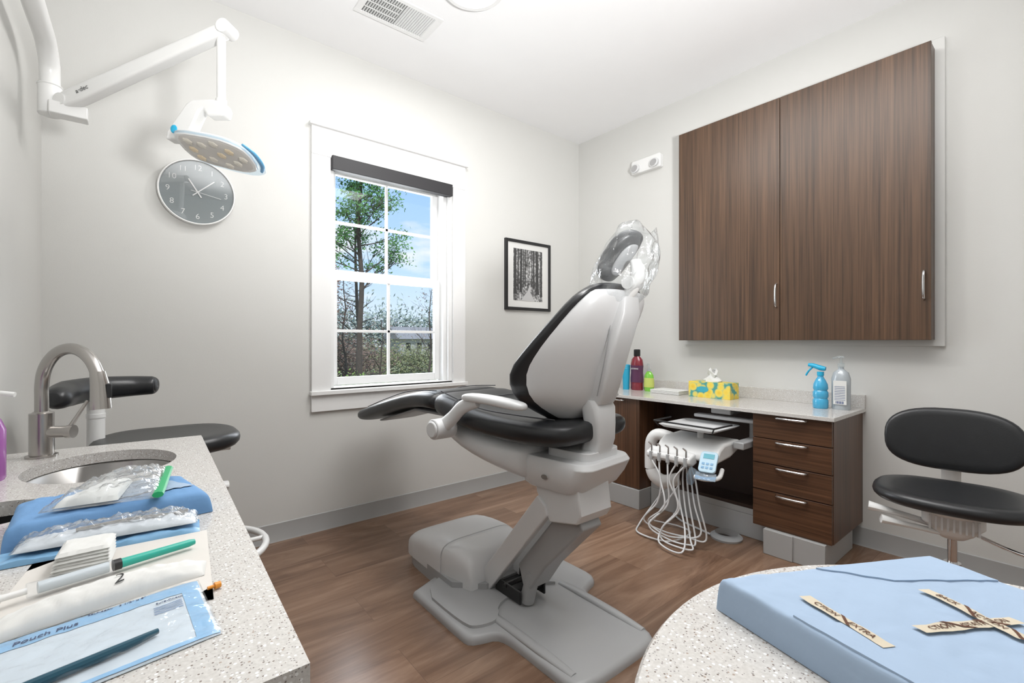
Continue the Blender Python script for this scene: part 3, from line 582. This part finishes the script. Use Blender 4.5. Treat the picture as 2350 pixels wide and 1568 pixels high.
TS=mk('torso_support',tube([(-.31,-.16,.965),(-.30,-.13,.965),(-.285,-.02,.97),(-.22,.07,.975),(-.12,.12,.975),(-.05,.115,.975),(-.035,.112,.975)],[.020,.038,.048,.046,.042,.038,.024],n=18,sx=.95,sy=1.0),BLK,R2,M=M2,sharp=80)
mk('support_post',[cyl((-.215,.055,.70),(-.215,.055,.93),.026),cyl((-.215,.055,.87),(-.215,.055,.885),.028)],WP,TS,M=M2)
mk('support_bracket',tube([(-.215,.055,.72),(-.15,.03,.69),(0,0,.69)],.02),WP,TS,M=M2)
FR=mk('foot_ring',tube([(.25*math.cos(a)+.085,.25*math.sin(a)+.01,.30) for a in [2*pi*i/32 for i in range(33)]],.014,n=10,k=2),WP,R2,M=M2,sharp=80)
for a in (0,2.1,4.2): mk('spoke',tube([(0,0,.30),(.085+.25*math.cos(a),.01+.25*math.sin(a),.30)],.01,sm=False),WP,FR,M=M2)
mk('lever',tube([(.05,0,.70),(.16,.02,.705),(.20,.03,.71)],[.008,.008,.016],sy=1.5),WP,R2,M=M2)
mk('lever',tube([(.0,0,.60),(.12,.01,.57),(.17,.012,.555),(.195,.015,.55)],[.008,.009,.018,.020],sy=1.3),WP,R2,M=M2)
# ------------------------------------------------------------------ left counter
CZ=.82
CT=root('sink_counter',(-.06,1.25,0),'speckled quartz sink counter on walnut cabinet','counter')
outer=[(XL+.001,.50),(.141,.50),(.187,1.959),(XL+.001,1.985)]
hole1=[(-.06+.158*math.cos(a),1.66+.185*math.sin(a)) for a in [2*pi*i/40 for i in range(40)]]
hole2=[(-.215+.088*math.cos(a),1.315+.088*math.sin(a)) for a in [2*pi*i/28 for i in range(28)]]
allp=outer+hole1+hole2
tri=tessellate_polygon([[Vector((*p,0)) for p in outer],[Vector((*p,0)) for p in hole1],[Vector((*p,0)) for p in hole2]])
n=len(allp); V=[(x,y,CZ) for x,y in allp]+[(x,y,CZ-.03) for x,y in allp]; Fs=[tuple(t) for t in tri]+[tuple(i+n for i in reversed(t)) for t in tri]
for o,l in ((0,4),(4,40),(44,28)):
    for i in range(l): Fs.append((o+i,o+(i+1)%l,n+o+(i+1)%l,n+o+i))
mk('countertop',(V,Fs),QZ,CT,sharp=30)
mk('cabinet_body',[box(.085,.105,.53,1.94,.1,CZ-.031),box(XL+.002,.085,.53,.55,.1,CZ-.031),box(XL+.002,.085,1.92,1.94,.1,CZ-.031),box(XL+.002,.085,.55,1.92,.1,.12)],WOODZ2,CT)
for a,b in ((.535,.995),(1.0,1.465),(1.47,1.935)):
    d=mk('door',box(.106,.124,a,b,.105,CZ-.034),WOODZ2,CT,bevel=.001); mk('handle',bow((.124,b-.2,.75),(.124,b-.06,.75),(.025,0,0)),CHR,d)
mk('toe_kick',box(XL+.002,.06,.55,1.92,0,.1),LG2,CT)
mk('sink_bowl',loft([[(-.06+rx*math.cos(a),1.66+ry*math.sin(a),z) for a in [2*pi*i/40 for i in range(40)]] for rx,ry,z in ((.162,.19,CZ-.031),(.155,.18,CZ-.035),(.145,.17,CZ-.12),(.12,.145,CZ-.16),(.02,.02,CZ-.17),(.001,.001,CZ-.172))],cap=False),SINK,CT,sharp=60)
mk('waste_chute',loft([[(-.215+r*math.cos(a),1.315+r*math.sin(a),z) for a in [2*pi*i/28 for i in range(28)]] for r,z in ((.09,CZ-.031),(.088,CZ-.2),(.01,CZ-.2))],cap=False),BLKP,CT)
FA=root('faucet',(-.202,1.88,CZ),'brushed steel gooseneck pull-down faucet beside the sink','faucet')
bx,by=-.202,1.88
mk('base_column',lathe([(.035,0),(.035,.006),(.027,.008),(.027,.125),(.021,.127),(.018,.13)],(bx,by,CZ)),STEEL,FA)
ux,uy=.6,-.8
pts=[(bx,by,CZ+.12),(bx,by,CZ+.17),(bx,by,1.02)]
for k in range(1,9):
    a=pi-pi*k/9; pts.append((bx+ux*(.11+.11*math.cos(a)),by+uy*(.11+.11*math.cos(a)),1.02+.11*math.sin(a)))
mk('gooseneck',tube(pts,.0155,n=20,k=4),STEEL,FA,sharp=80)
hx,hy=bx+ux*.212,by+uy*.212
SPH=mk('spray_head',[tube([(hx,hy,1.065),(hx+ux*.008,hy+uy*.008,1.03),(hx+ux*.012,hy+uy*.012,.965)],[.0175,.021,.024],n=20,sm=False)],STEEL,FA,sharp=50)
mk('spray_button',[box(hx+.018,hx+.03,hy-.026,hy-.018,.995,1.035)],BLKP,SPH,bevel=.003)
mk('handle_stub',[cyl((bx,by,CZ+.07),(bx+.055,by-.03,CZ+.07),.0165),cyl((bx+.055,by-.03,CZ+.07),(bx+.07,by-.038,CZ+.07),.0185)],STEEL,FA)
mk('lever',tube([(bx+.06,by-.033,CZ+.08),(bx+.075,by-.03,CZ+.11),(bx+.098,by-.02,CZ+.155)],[.006,.005,.004]),STEEL,FA,sharp=80)
SO=root('soap_bottle',(-.262,1.63,CZ),'clear purple liquid soap bottle with white pump','bottle')
mk('bottle_body',bottle([(.034,0),(.037,.006),(.037,.12),(.028,.145),(.013,.155)],(-.272,1.63,CZ)),mat('purple_soap',(.35,.12,.38),.2),SO)
mk('pump',[cyl((-.272,1.63,CZ+.155),(-.272,1.63,CZ+.17),.014),cyl((-.272,1.63,CZ+.17),(-.272,1.63,CZ+.205),.005),tube([(-.275,1.63,CZ+.205),(-.25,1.62,CZ+.208),(-.218,1.61,CZ+.203)],.006)],WP,SO)
class Sheet:
    def __init__(s,c,z,th,amp,seed=0,p=6,fs=9,slope=None):
        s.c=[Vector((*q,0)) for q in c]; s.z=z; s.th=th; s.amp=amp; s.seed=seed; s.p=p; s.fs=fs; s.slope=slope or (0,0,0,0)
    def base(s,u,v):
        a,b,c,d=s.c; P=(a*(1-u)+b*u)*(1-v)+(d*(1-u)+c*u)*v
        sl=s.slope; P.z=s.z+((sl[0]*(1-u)+sl[1]*u)*(1-v)+(sl[3]*(1-u)+sl[2]*u)*v); return P
    def top(s,u,v,o=0):
        P=s.base(u,v); e=(1-abs(2*u-1)**s.p)*(1-abs(2*v-1)**s.p); e=max(e,0)**.5
        nz=noise.noise(Vector((P.x*s.fs*3,P.y*s.fs*3,s.seed)))+.5*noise.noise(Vector((P.x*s.fs*8,P.y*s.fs*8,s.seed+5)))
        P.z+=s.th*e+abs(s.amp*nz)*min(1,e+.25)+o; return P
    def geom(s,nx=30,ny=20):
        V=[]
        def q(i,n):
            t=i/n; return .5-.5*math.cos(pi*t) if s.p>10 else t
        for j in range(ny+1):
            for i in range(nx+1): V.append(s.top(q(i,nx),q(j,ny)))
        m=len(V)
        for j in range(ny+1):
            for i in range(nx+1): V.append(s.base(q(i,nx),q(j,ny)))
        w=nx+1; F=[]
        for j in range(ny):
            for i in range(nx):
                a=j*w+i; F.append((a,a+1,a+w+1,a+w)); F.append((m+a,m+a+w,m+a+w+1,m+a+1))
        for i in range(nx): F.append((i,m+i,m+i+1,i+1)); a=ny*w+i; F.append((a,a+1,m+a+1,m+a))
        for j in range(ny): a=j*w; F.append((a,a+w,m+a+w,m+a)); a=j*w+nx; F.append((a,m+a,m+a+w,a+w))
        return V,F
    def patch(s,u0,u1,v0,v1,o=.0006,nx=24,ny=8,skew=0):
        V=[s.top(u0+(u1-u0)*i/nx+skew*j/ny,v0+(v1-v0)*j/ny,o) for j in range(ny+1) for i in range(nx+1)]; w=nx+1
        return V,[(j*w+i,j*w+i+1,j*w+w+i+1,j*w+w+i) for j in range(ny) for i in range(nx)]
    def text(s,t,size,u,v,W,Hh,ang=0,o=.001,ys=1,off=0):
        g=textg(t,size,.0002,off); ca,sa=math.cos(ang),math.sin(ang)
        return [s.top(u+(x*ca-y*ys*sa)/W,v+(x*sa+y*ys*ca)/Hh,o+z) for x,y,z in g[0]],g[1]
bw=Sheet([(-.158,1.05),(.12,1.062),(.085,1.25),(-.165,1.215)],CZ+.001,.040,.006,1,24)
BP=mk('sterile_pack',bw.geom(50,30),BLUEW2,label='long instrument pack wrapped in blue sterile cloth',cat='sterile pack',sharp=60)
mk('wrap_fold',[bw.patch(.50,.96,.3,.93,.002,skew=-.2)],BLUEW,BP)
bag=Sheet([(-.12,1.075),(.035,1.05),(.06,1.26),(-.03,1.245)],CZ+.049,.026,.016,4,3,14)
BG=mk('zipper_bag',bag.geom(40,34),CLEAR,label='clear zipper bag holding folded gauze, green zipper',cat='plastic bag',sharp=70)
mk('zipper',tube([bag.top(1.0,v,.004) for v in (0,.2,.4,.6,.8,1)],.0055,n=8,sy=1.6),GREEN,BG)
gz=Sheet([(-.105,1.085),(-.02,1.075),(.0,1.2),(-.04,1.205)],CZ+.050,.012,.006,9,6); mk('gauze',gz.geom(),WPM,BG)
bp2=Sheet([(-.175,.985),(.09,.965),(.095,1.03),(-.17,1.04)],CZ+.001,.006,.006,12,8)
mk('instrument_pouch',bp2.geom(),BLUEF,label='blue film sterilization pouch beneath a white pouch',cat='sterilization pouch')
wpch=Sheet([(-.14,1.0),(.085,.975),(.092,1.03),(-.135,1.055)],CZ+.014,.010,.008,15,3,18)
WPC=mk('instrument_pouch',wpch.geom(50,20),mat('white_pouch',(.68,.72,.77),.35,var=.12,vs=40,bump=.8,bs=50,coat=.4),label='crumpled white pouch with dental mirror inside',cat='sterilization pouch',sharp=70)
mk('dental_mirror',[tube([wpch.top(.3,.4,.003),wpch.top(.6,.5,.004),wpch.top(.88,.62,.003)],[.003,.003,.002],n=8),tf(lathe([(.010,0),(.010,.002)]),Matrix.Translation(wpch.top(.9,.65,.003)))],STEEL,WPC)
wf=Sheet([(-.142,.998),(.087,.973),(.094,1.032),(-.137,1.057)],CZ+.0145,.020,.013,15,3,18)
mk('clear_film',wf.geom(60,24),CLEAR,WPC,sharp=70)
cd=Sheet([(-.135,.80),(.080,.70),(.100,.965),(-.115,.98)],CZ+.001,.0012,0,3,40)
mk('paper_sheet',cd.geom(4,4),CREAM,label='cream paper card lying on the counter',cat='paper')
GS=root('gauze_stack',(-.055,.94,CZ),'stack of folded white gauze squares','gauze')
for k in range(6):
    q=Sheet([(-.090+.001*k,.905-.0015*(k%2)),(-.026,.900+.001*k),(-.020,.962),(-.08,.970)],CZ+.0035+k*.0046,.0045,.0022,20+k,10,30)
    mk('gauze_square',q.geom(14,14),WPM,GS)
SY=root('syringe',(0,.865,CZ),'clear irrigation syringe with teal needle cap','syringe')
a=Vector((-.104,.842,CZ+.0145)); b=Vector((.0725,.888,CZ+.0125)); dd=(b-a).normalized()
mk('barrel',cyl(a,a+dd*.085,.009),CLEAR2,SY); mk('syringe_liquid',cyl(a+dd*.01,a+dd*.08,.0072),mat('syringe_fill',(.60,.65,.68),.3),SY)
mk('collar',cyl(a+dd*.085,a+dd*.094,.0075),BLKP,SY); mk('needle_cap',tube([a+dd*.094,a+dd*.12,a+dd*.178,a+dd*.186],[.0065,.006,.0055,.004],n=14,sm=False),TEAL,SY)
mk('plunger',[cyl(a-dd*.03,a,.004),cyl(a-dd*.032,a-dd*.03,.011)],WP,SY)
PR=root('wrapped_roll',(0,.79,CZ),'white paper-wrapped roll with handwritten 2','paper roll')
pr=Sheet([(-.135,.738),(.078,.778),(.085,.824),(-.125,.797)],CZ+.002,.024,.005,31,2,14)
mk('paper_wrap',pr.geom(60,20),WPM,PR,sharp=70)
mk('handwritten_number',pr.text('2',.022,.56,.36,.215,.045,.12,.0022,1.0,-.0002),BLKP,PR)
po=Sheet([(-.17,.575),(.077,.612),(.068,.768),(-.16,.731)],CZ+.001,.004,.0015,41,8,10)
PO=mk('sterilization_pouch',po.geom(50,30),mat('pouch_paper',(.60,.67,.73),.4,var=.10,vs=30,bump=.5,bs=35),label='printed self-seal sterilization pouch with instrument inside',cat='sterilization pouch',sharp=70)
mk('printed_border',[po.patch(0,1,.80,.985,nx=50),po.patch(0,1,.015,.05,nx=50),po.patch(.91,.985,.05,.80,ny=20)],mat('pouch_print',(.26,.48,.72),.4),PO)
for a_ in (('Pouch Plus',.0125,.38,.86),('3 1/2" x 9"',.0065,.70,.94),('Sure-Check',.006,.85,.74),('SELF-SEAL',.0055,.57,.94)):
    mk('printed_text',po.text(*a_,.245,.16,0,.0014),mat('pouch_ink',(.006,.03,.12),.5),PO)
mk('printed_lines',[po.patch(.78,.90,.68-.028*i,.688-.028*i,.0009,nx=8,ny=1) for i in range(5)],mat('pouch_ink_line',(.05,.16,.40),.5),PO)
mk('instrument',tube([po.top(.02,.12,.004),po.top(.3,.16,.005),po.top(.62,.2,.006),po.top(.78,.26,.005)],[.004,.0055,.005,.003],n=10),TEALD,PO)
pf_=Sheet([(-.171,.574),(.079,.611),(.070,.769),(-.161,.732)],CZ+.0015,.009,.006,47,4,10)
mk('clear_film',pf_.geom(64,40),CLEAR2,PO,sharp=70)
mk('sponge_tip',[cyl((.084,.7275,CZ+.005),(.091,.729,CZ+.005),.0045,.004),cyl((.076,.726,CZ+.005),(.084,.7275,CZ+.005),.0022)],ORANGE,label='small orange plastic tip on counter',cat='dental tip')
# ------------------------------------------------------------------ round table
RT=root('round_table',(.56,-.07,0),'round speckled quartz table on a grey pedestal','table')
mk('tabletop',lathe([(.001,CZ-.03),(.385,CZ-.03),(.39,CZ-.025),(.39,CZ-.005),(.386,CZ),(.001,CZ)],(.56,-.07,0),96),QZ,RT,sharp=30)
mk('pedestal',lathe([(.24,0),(.24,.02),(.05,.05),(.04,.1),(.04,.74),(.10,.79)],(.56,-.07,0),40),LG2,RT)
pk=Sheet([(.485,.02),(.765,-.11),(.838,.13),(.556,.283)],CZ+.001,.039,.0022,51,90,7)
PK=mk('sterile_pack',pk.geom(90,80),BLUEW,label='large flat tray pack wrapped in pale blue cloth',cat='sterile pack',sharp=60)
# layered cloth flaps on the top of the pack
def flap(poly,o=.0022,n=10):
    V=[];F=[]
    a,b,c,d=poly
    for j in range(n+1):
        for i in range(n+1):
            s,t=i/n,j/n
            u=(a[0]*(1-s)+b[0]*s)*(1-t)+(d[0]*(1-s)+c[0]*s)*t; v=(a[1]*(1-s)+b[1]*s)*(1-t)+(d[1]*(1-s)+c[1]*s)*t
            V.append(pk.top(u,v,o))
    m=len(V); V+=[p-Vector((0,0,.003)) for p in V]; w=n+1
    for j in range(n):
        for i in range(n):
            q=j*w+i; F.append((q,q+1,q+w+1,q+w)); F.append((m+q,m+q+w,m+q+w+1,m+q+1))
    for i in range(n): F.append((i,m+i,m+i+1,i+1)); q=n*w+i; F.append((q,q+1,m+q+1,m+q)); q=i*w; F.append((q,q+w,m+q+w,m+q)); q=i*w+n; F.append((q,m+q,m+q+w,q+w))
    return V,F
mk('wrap_fold',flap([(.02,.03),(.20,.03),(.14,.56),(.02,.66)]),BLUEW,PK,sharp=30)
mk('wrap_fold',flap([(.42,.975),(.60,.80),(.97,.70),(.975,.975)],.0020),BLUEW,PK,sharp=30)
def tape(u0,v0,u1,v1,w,txt,sz,bars=(.30,.62),lift=0):
    Wd,Hd=.31,.266
    dx_,dy_=(u1-u0)*Wd,(v1-v0)*Hd; L=math.hypot(dx_,dy_); a=math.atan2(dy_,dx_)
    def P(s,t,o): x=s*L; y=(t-.5)*w; return pk.top(u0+(x*math.cos(a)-y*math.sin(a))/Wd,v0+(x*math.sin(a)+y*math.cos(a))/Hd,o+lift)
    V=[P(i/40,j/4,.0030) for j in range(5) for i in range(41)]
    F=[(j*41+i,j*41+i+1,j*41+42+i,j*41+41+i) for j in range(4) for i in range(40)]
    tp=mk('indicator_tape',(V,F),TAPE,PK)
    gs=[]
    for s0 in bars:
        V=[P(s0+j*.05+i*.05,1-j/4,.0036) for j in range(5) for i in range(2)]
        gs.append((V,[(j*2,j*2+1,j*2+3,j*2+2) for j in range(4)]))
    g=textg(txt,sz,.0001)
    gs.append(([P(.5+x/L,.5+y/w,.0037+z) for x,y,z in g[0]],g[1]))
    mk('tape_marking',gs,BROWN,tp)
tape(.163,.76,.124,.42,.0125,'CTION     EXTRA',.0085,(.40,))
tape(.309,.475,.67,.436,.0135,'CTION    (STATR    ION',.0085,(.27,.60))
tape(.613,.70,.555,.34,.0125,'BACK     ACTION',.0085,(.38,.82),.0006)
# ------------------------------------------------------------------ operating light
OL=root('operating_light',(-.235,2.40,2.0),'white articulated dental operating light with blue handle','dental light')
mk('support_pipe',tube([(-.235,2.387,2.04),(-.235,2.387,2.11),(-.235,2.365,2.165),(-.237,2.29,2.205),(-.24,2.15,2.21),(-.243,1.9,2.21),(-.25,1.4,2.21),(-.255,.9,2.21)],.029,n=24),WP,OL,sharp=80)
mk('pipe_flange',[cyl((-.255,.93,2.21),(-.255,.87,2.21),.045),cyl((-.255,.9,2.21),(-.255,.9,H),.032)],WP,OL)
mk('knuckle',[cyl((-.235,2.39,1.98),(-.235,2.39,2.085),.034,None,28),cyl((-.235,2.39,2.083),(-.235,2.39,2.09),.036),box(-.235,-.13,2.335,2.395,1.975,2.02)],WP,OL,bevel=.006)
p0=Vector((-.19,2.36,2.03)); p1=Vector((.262,1.93,2.265))
ax=(p1-p0).normalized(); sd=ax.cross(Vector((0,0,1))).normalized(); upv=sd.cross(ax).normalized()
R=[]
for t,hh in ((-.02,.020),(0,.029),(.1,.031),(.5,.027),(.93,.023),(1.0,.021),(1.02,.013)):
    c=p0.lerp(p1,t); R.append([c+sd*.023*math.copysign(abs(math.cos(a))**.45,math.cos(a))+upv*hh*math.copysign(abs(math.sin(a))**.45,math.sin(a)) for a in [2*pi*i/28 for i in range(28)]])
SA=mk('spring_arm',loft(R),WP,OL,sharp=50)
ms=-sd if (-sd).dot(Vector((-.2,-1,0)))>0 else sd
mk('arm_lettering',tf(textg('a·dec',.024),frame(p0.lerp(p1,.14)+ms*.0245,ax,upv,ms)),mat('grey_print',(.15,.15,.15),.5),SA)
for pc,rr in ((p1,.024),(p0,.022)): mk('pivot_cap',cyl(pc+ms*.028,pc-ms*.028,rr,None,28),WP,SA)
mk('drop_rod',[cyl((.245,1.945,2.27),(.245,1.945,1.995),.0145),cyl((.245,1.945,2.015),(.245,1.945,1.995),.018)],WP,OL)
ykp=[(-.0186,.0186),(.022,.008),(.030,-.012),(.0232,-.0387),(-.037,-.0387),(-.0496,-.0155),(-.064,-.022),(-.112,-.127),(-.184,-.122),(-.178,-.093),(-.110,.004),(-.088,.0186)]
ykM=frame((.245,1.945,1.988),(.7744,-.6327,0),(0,0,1))
YK=mk('yoke',prism(ykp,'z',-.024,.024),WP,OL,M=ykM,bevel=.007,seg=4)
zs=1 if (ykM.to_3x3()@Vector((0,0,1))).dot(Vector((-.2,-1,0)))>0 else -1
mk('yoke_button',tf(sphere((0,0,0),.012,.015,.004),Matrix.Translation((-.152,-.088,.024*zs))),BLUET,YK,M=ykM)
hx_=Vector((.7744,-.6327,-.22)).normalized(); hz_=Vector((-.10,-.28,-.95)); hz_=(hz_-hx_*hz_.dot(hx_)).normalized(); hy_=hz_.cross(hx_)
HLM=frame((.236,1.935,1.822),hx_,hy_,hz_)@Matrix.Scale(.78,4)
hexo=rnd([(-.175,-.05),(-.14,-.10),(.05,-.115),(.125,-.095),(.165,-.055),(.165,.055),(.125,.095),(.05,.115),(-.14,.10),(-.175,.05)],2)
LH=mk('lamp_head',loft([[(x*s,y*s,z) for x,y in hexo] for s,z in ((.70,-.026),(.93,-.018),(1,-.006),(1,.004),(.97,.010),(.90,.010))]),WP,OL,M=HLM,sharp=50)
mk('lamp_neck',tf(cyl((-.13,0,-.045),(-.13,0,.0),.035,.04),Matrix.Identity(4)),WP,LH,M=HLM)
mk('lamp_face',loft([[(x*s,y*s,z) for x,y in hexo] for s,z in ((.89,.0102),(.86,.0125),(.3,.014))]),mat('lamp_glass',(.60,.58,.55),.15),LH,M=HLM)
for i,(x,y) in enumerate([(-.11,0),(-.045,.048),(-.045,-.048),(.02,0),(.02,.072),(.02,-.072),(.075,.040),(.075,-.040),(-.105,.055),(-.105,-.055),(.12,0)]):
    mk('lens',lathe([(.021,.0125),(.021,.016),(.012,.019)],(x,y,0),6),LENSY if i%3==0 else LENS,LH,M=HLM,flat=True)
HBL=mat('handle_blue',(.12,.42,.66),.3)
mk('handle',tube([(.155,-.095,-.004),(.180,-.05,-.004),(.186,0,-.004),(.180,.05,-.004),(.155,.095,-.004)],[.006,.010,.011,.010,.006],n=12,sx=.7,sy=1.1),HBL,LH,M=HLM,sharp=80)
mk('splash_shield',loft([[(x*1.10+.02,y*1.15,z) for x,y in hexo] for z in (.004,.0055)]),clear('shield',(.88,.95,1),.04,.25,3,0,white=.04),LH,M=HLM)
# ------------------------------------------------------------------ outside
mk('ground_outside',box(-30,90,3.3,140,-.62,-.6),mat('lawn',(.25,.26,.13),.9,var=.35,vs=3),label='pale green lawn outside the window',cat='ground',kind='stuff')
BARK=mat('bark',(.075,.06,.05),.9,var=.4,vs=14)
def leafm(n,c): return mat(n,c,.7,var=.5,vs=3)
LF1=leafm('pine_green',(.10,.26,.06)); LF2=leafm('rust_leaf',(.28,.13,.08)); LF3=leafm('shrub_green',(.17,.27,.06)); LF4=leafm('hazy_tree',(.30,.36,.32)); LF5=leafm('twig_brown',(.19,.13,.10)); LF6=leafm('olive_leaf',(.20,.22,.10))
rnd_=random.Random(3)
def leaves(cs,n,sz):
    V=[];F=[]
    for _ in range(n):
        c,r=rnd_.choice(cs); p=Vector(c)+Vector((rnd_.gauss(0,r[0]),rnd_.gauss(0,r[1]),rnd_.gauss(0,r[2])))
        if p.z<-.55: p.z=-.55+abs(p.z+.55)*.3
        a=Vector((rnd_.uniform(-1,1),rnd_.uniform(-1,1),rnd_.uniform(-1,1))).normalized()*sz; b=a.orthogonal().normalized()*sz*rnd_.uniform(.3,.8)
        o=len(V); V+=[p-a,p+b,p+a,p-b]; F.append((o,o+1,o+2,o+3))
    return V,F
def tree(x,y,h,r,lean,label,zl,fol,n,sz,bl=.8,nb=24,zb=.3,cr=.16):
    e=root('tree',(x,y,-.6),label,'tree','trees outside the window')
    gs=[];tips=[]; base=Vector((x,y,-.6)); pts=[base]
    for i in range(1,8):
        f=i/7; pts.append(base+Vector((lean*h*f+rnd_.uniform(-.06,.06),rnd_.uniform(-.05,.05),h*f)))
    gs.append(tube(pts,[r*(1-.11*i) for i in range(8)],n=7,k=2))
    for k in range(nb):
        f=zb+(1-zb)*k/nb; P=base+Vector((lean*h*f,0,h*f)); l=bl*(1.15-f)*rnd_.uniform(.6,1.1); a=rnd_.uniform(0,2*pi)
        d=Vector((math.cos(a),math.sin(a)*.6,rnd_.uniform(.15,.9))).normalized(); Q=P+d*l*.5+Vector((0,0,rnd_.uniform(-.05,.05))); T=P+d*l
        gs.append(tube([P,Q,T],[r*.28*(1.2-f),r*.2*(1.2-f),r*.08],n=5,k=2)); tips+=[Q,T]
        for q in range(4):
            s=P.lerp(T,rnd_.uniform(.3,1)); d2=(d+Vector((rnd_.uniform(-1,1),rnd_.uniform(-1,1),rnd_.uniform(-.2,.9)))).normalized()
            gs.append(tube([s,s+d2*l*.2,s+d2*l*.45+Vector((0,0,.03))],[r*.10,r*.07,r*.03],n=4,k=1)); tips.append(s+d2*l*.4)
    mk('trunk',gs,BARK,e,sharp=80)
    cs=[(t,(cr,cr,cr*.55)) for t in tips if t.z>zl]
    if cs and n: mk('foliage',leaves(cs,n,sz),fol,e,flat=True)
tree(4.45,11.5,7.8,.09,.004,'tall pine tree with green needles and bare lower trunk',2.9,LF1,8000,.045,1.9,44,.38,.12)
tree(5.05,13.2,6.4,.07,-.01,'slim tree with sparse green top',4.0,LF1,1300,.045,1.0,28,.30,.12)
tree(4.32,14.4,5.2,.08,.0,'tree with rust-coloured dry leaves',1.6,LF2,2200,.04,1.1,32,.25,.15)
tree(5.6,15.8,4.0,.05,-.02,'bare brown tree with tangled branches',1.0,LF5,600,.035,1.5,34,.1,.2)
tree(7.5,13.4,3.4,.045,.0,'bare brown tree with tangled branches',1.2,LF5,160,.035,1.4,28,.15,.2)
tree(7.6,17.5,2.6,.045,.02,'bare brown tree with tangled branches',1.0,LF5,220,.035,1.4,26,.15,.2)
def bush(cs,n,sz,m,label,name='shrub'):
    mk(name,leaves(cs,n,sz),m,label=label,cat='shrub',kind='stuff',flat=True)
bush([((3.62,9.6,-.10),(.28,.2,.22)),((4.05,9.8,-.15),(.22,.2,.20))],5200,.035,LF3,'low leafy green shrubs near the window')
bush([((5.3,18.2,.7),(.6,.3,.55)),((6.3,18.4,.5),(.6,.3,.55)),((7.6,19.6,.2),(.7,.3,.45))],9000,.05,LF5,'brown tangled winter undergrowth')
bush([((4.6,10.6,-.34),(.30,.13,.14))],3000,.035,LF6,'low green and brown ground growth')
bush([((6.3,11.4,-.34),(.30,.15,.15))],2400,.035,LF5,'brown tangled winter undergrowth')
bush([((10.2,23.0,.2),(1.2,.4,.45)),((12.4,23.5,.1),(1.0,.4,.4))],4500,.07,LF6,'olive shrubs on the far lawn')
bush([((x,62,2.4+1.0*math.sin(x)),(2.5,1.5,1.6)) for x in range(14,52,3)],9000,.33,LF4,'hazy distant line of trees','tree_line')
HO=root('house',(26,55,-.6),'small distant grey house with pitched roof','house')
mk('house_body',prism([(25.0,-.6),(30.0,-.6),(30.0,1.5),(25.0,1.5)],'y',52,56),mat('siding',(.36,.37,.36),.7),HO)
mk('roof',prism([(51.5,1.45),(54,3.0),(56.5,1.45)],'x',24.6,30.4),mat('roof_grey',(.24,.24,.25),.8),HO)
for x in (25.8,27.3,28.8): mk('house_window',box(x,x+.6,51.97,52,.1,1.0),BLKP,HO)
# ------------------------------------------------------------------ world + lights
w=bpy.data.worlds.new('world'); bpy.context.scene.world=w; w.use_nodes=True; t=w.node_tree; bgn=t.nodes['Background']
tc=N(t,'ShaderNodeTexCoord'); sx=N(t,'ShaderNodeSeparateXYZ'); t.links.new(tc.outputs['Generated'],sx.inputs[0])
sky=ramp(t,sx.outputs[2],[(.0,(.74,.85,.96)),(.15,(.50,.72,.96)),(.45,(.25,.50,.88))])
mp=N(t,'ShaderNodeMapping'); mp.inputs['Scale'].default_value=(3,3,9); t.links.new(tc.outputs['Generated'],mp.inputs[0])
cn=N(t,'ShaderNodeTexNoise'); cn.inputs['Scale'].default_value=1.6; cn.inputs['Detail'].default_value=6; t.links.new(mp.outputs[0],cn.inputs['Vector'])
cl=ramp(t,cn.outputs[0],[(.50,0.0),(.66,.9)])
t.links.new(mixc(t,cl,sky,(.95,.96,.98)),bgn.inputs[0]); bgn.inputs[1].default_value=1.15
def light(name,typ,loc,rot,e,size=1,col=(1,1,1),sy=None):
    l=bpy.data.lights.new(name,typ); l.energy=e; l.color=col
    if typ=='AREA':
        l.size=size
        if sy: l.shape='RECTANGLE'; l.size_y=sy
    o=bpy.data.objects.new(name,l); o.location=loc; o.rotation_euler=rot; C.objects.link(o); return o
light('ceiling_fill','AREA',(1.55,1.0,2.93),(0,0,0),33,1.3,(1,.995,.985))  # added fill without a fixture, out of view, evens and brightens the room
sp_=light('ceiling_bounce_fill','SPOT',(.55,-.75,1.35),(0,0,0),500,col=(1,1,1)); sp_.data.spot_size=math.radians(105); sp_.data.spot_blend=1.0; sp_.data.shadow_soft_size=.15  # unseen spot added to brighten the ceiling and bounce soft light down
sp_.rotation_euler=(Vector((1.2,.95,2.967))-Vector((.55,-.75,1.35))).to_track_quat('-Z','Y').to_euler()
light('fixture_lamp','AREA',(1.345,1.958,2.93),(0,0,0),12,.26,(1,.99,.97))
s=light('sun','SUN',(5,0,20),(math.radians(38),0,math.radians(-20)),3.4,col=(1,.97,.92)); s.data.angle=.02
light('window_daylight','AREA',(1.38,3.35,1.6),(math.radians(-90),0,0),26,.8,(.94,.97,1),1.3)
# ------------------------------------------------------------------ camera
cam=bpy.data.cameras.new('camera'); co=bpy.data.objects.new('camera',cam); C.objects.link(co)
cam.sensor_width=36; cam.lens=36*1065/2350; cam.clip_start=.02; cam.clip_end=500
co.location=(0,0,1.15); co.rotation_euler=(pi/2,0,-math.radians(39.25))
bpy.context.scene.camera=co
bpy.context.scene.view_settings.view_transform='Standard'
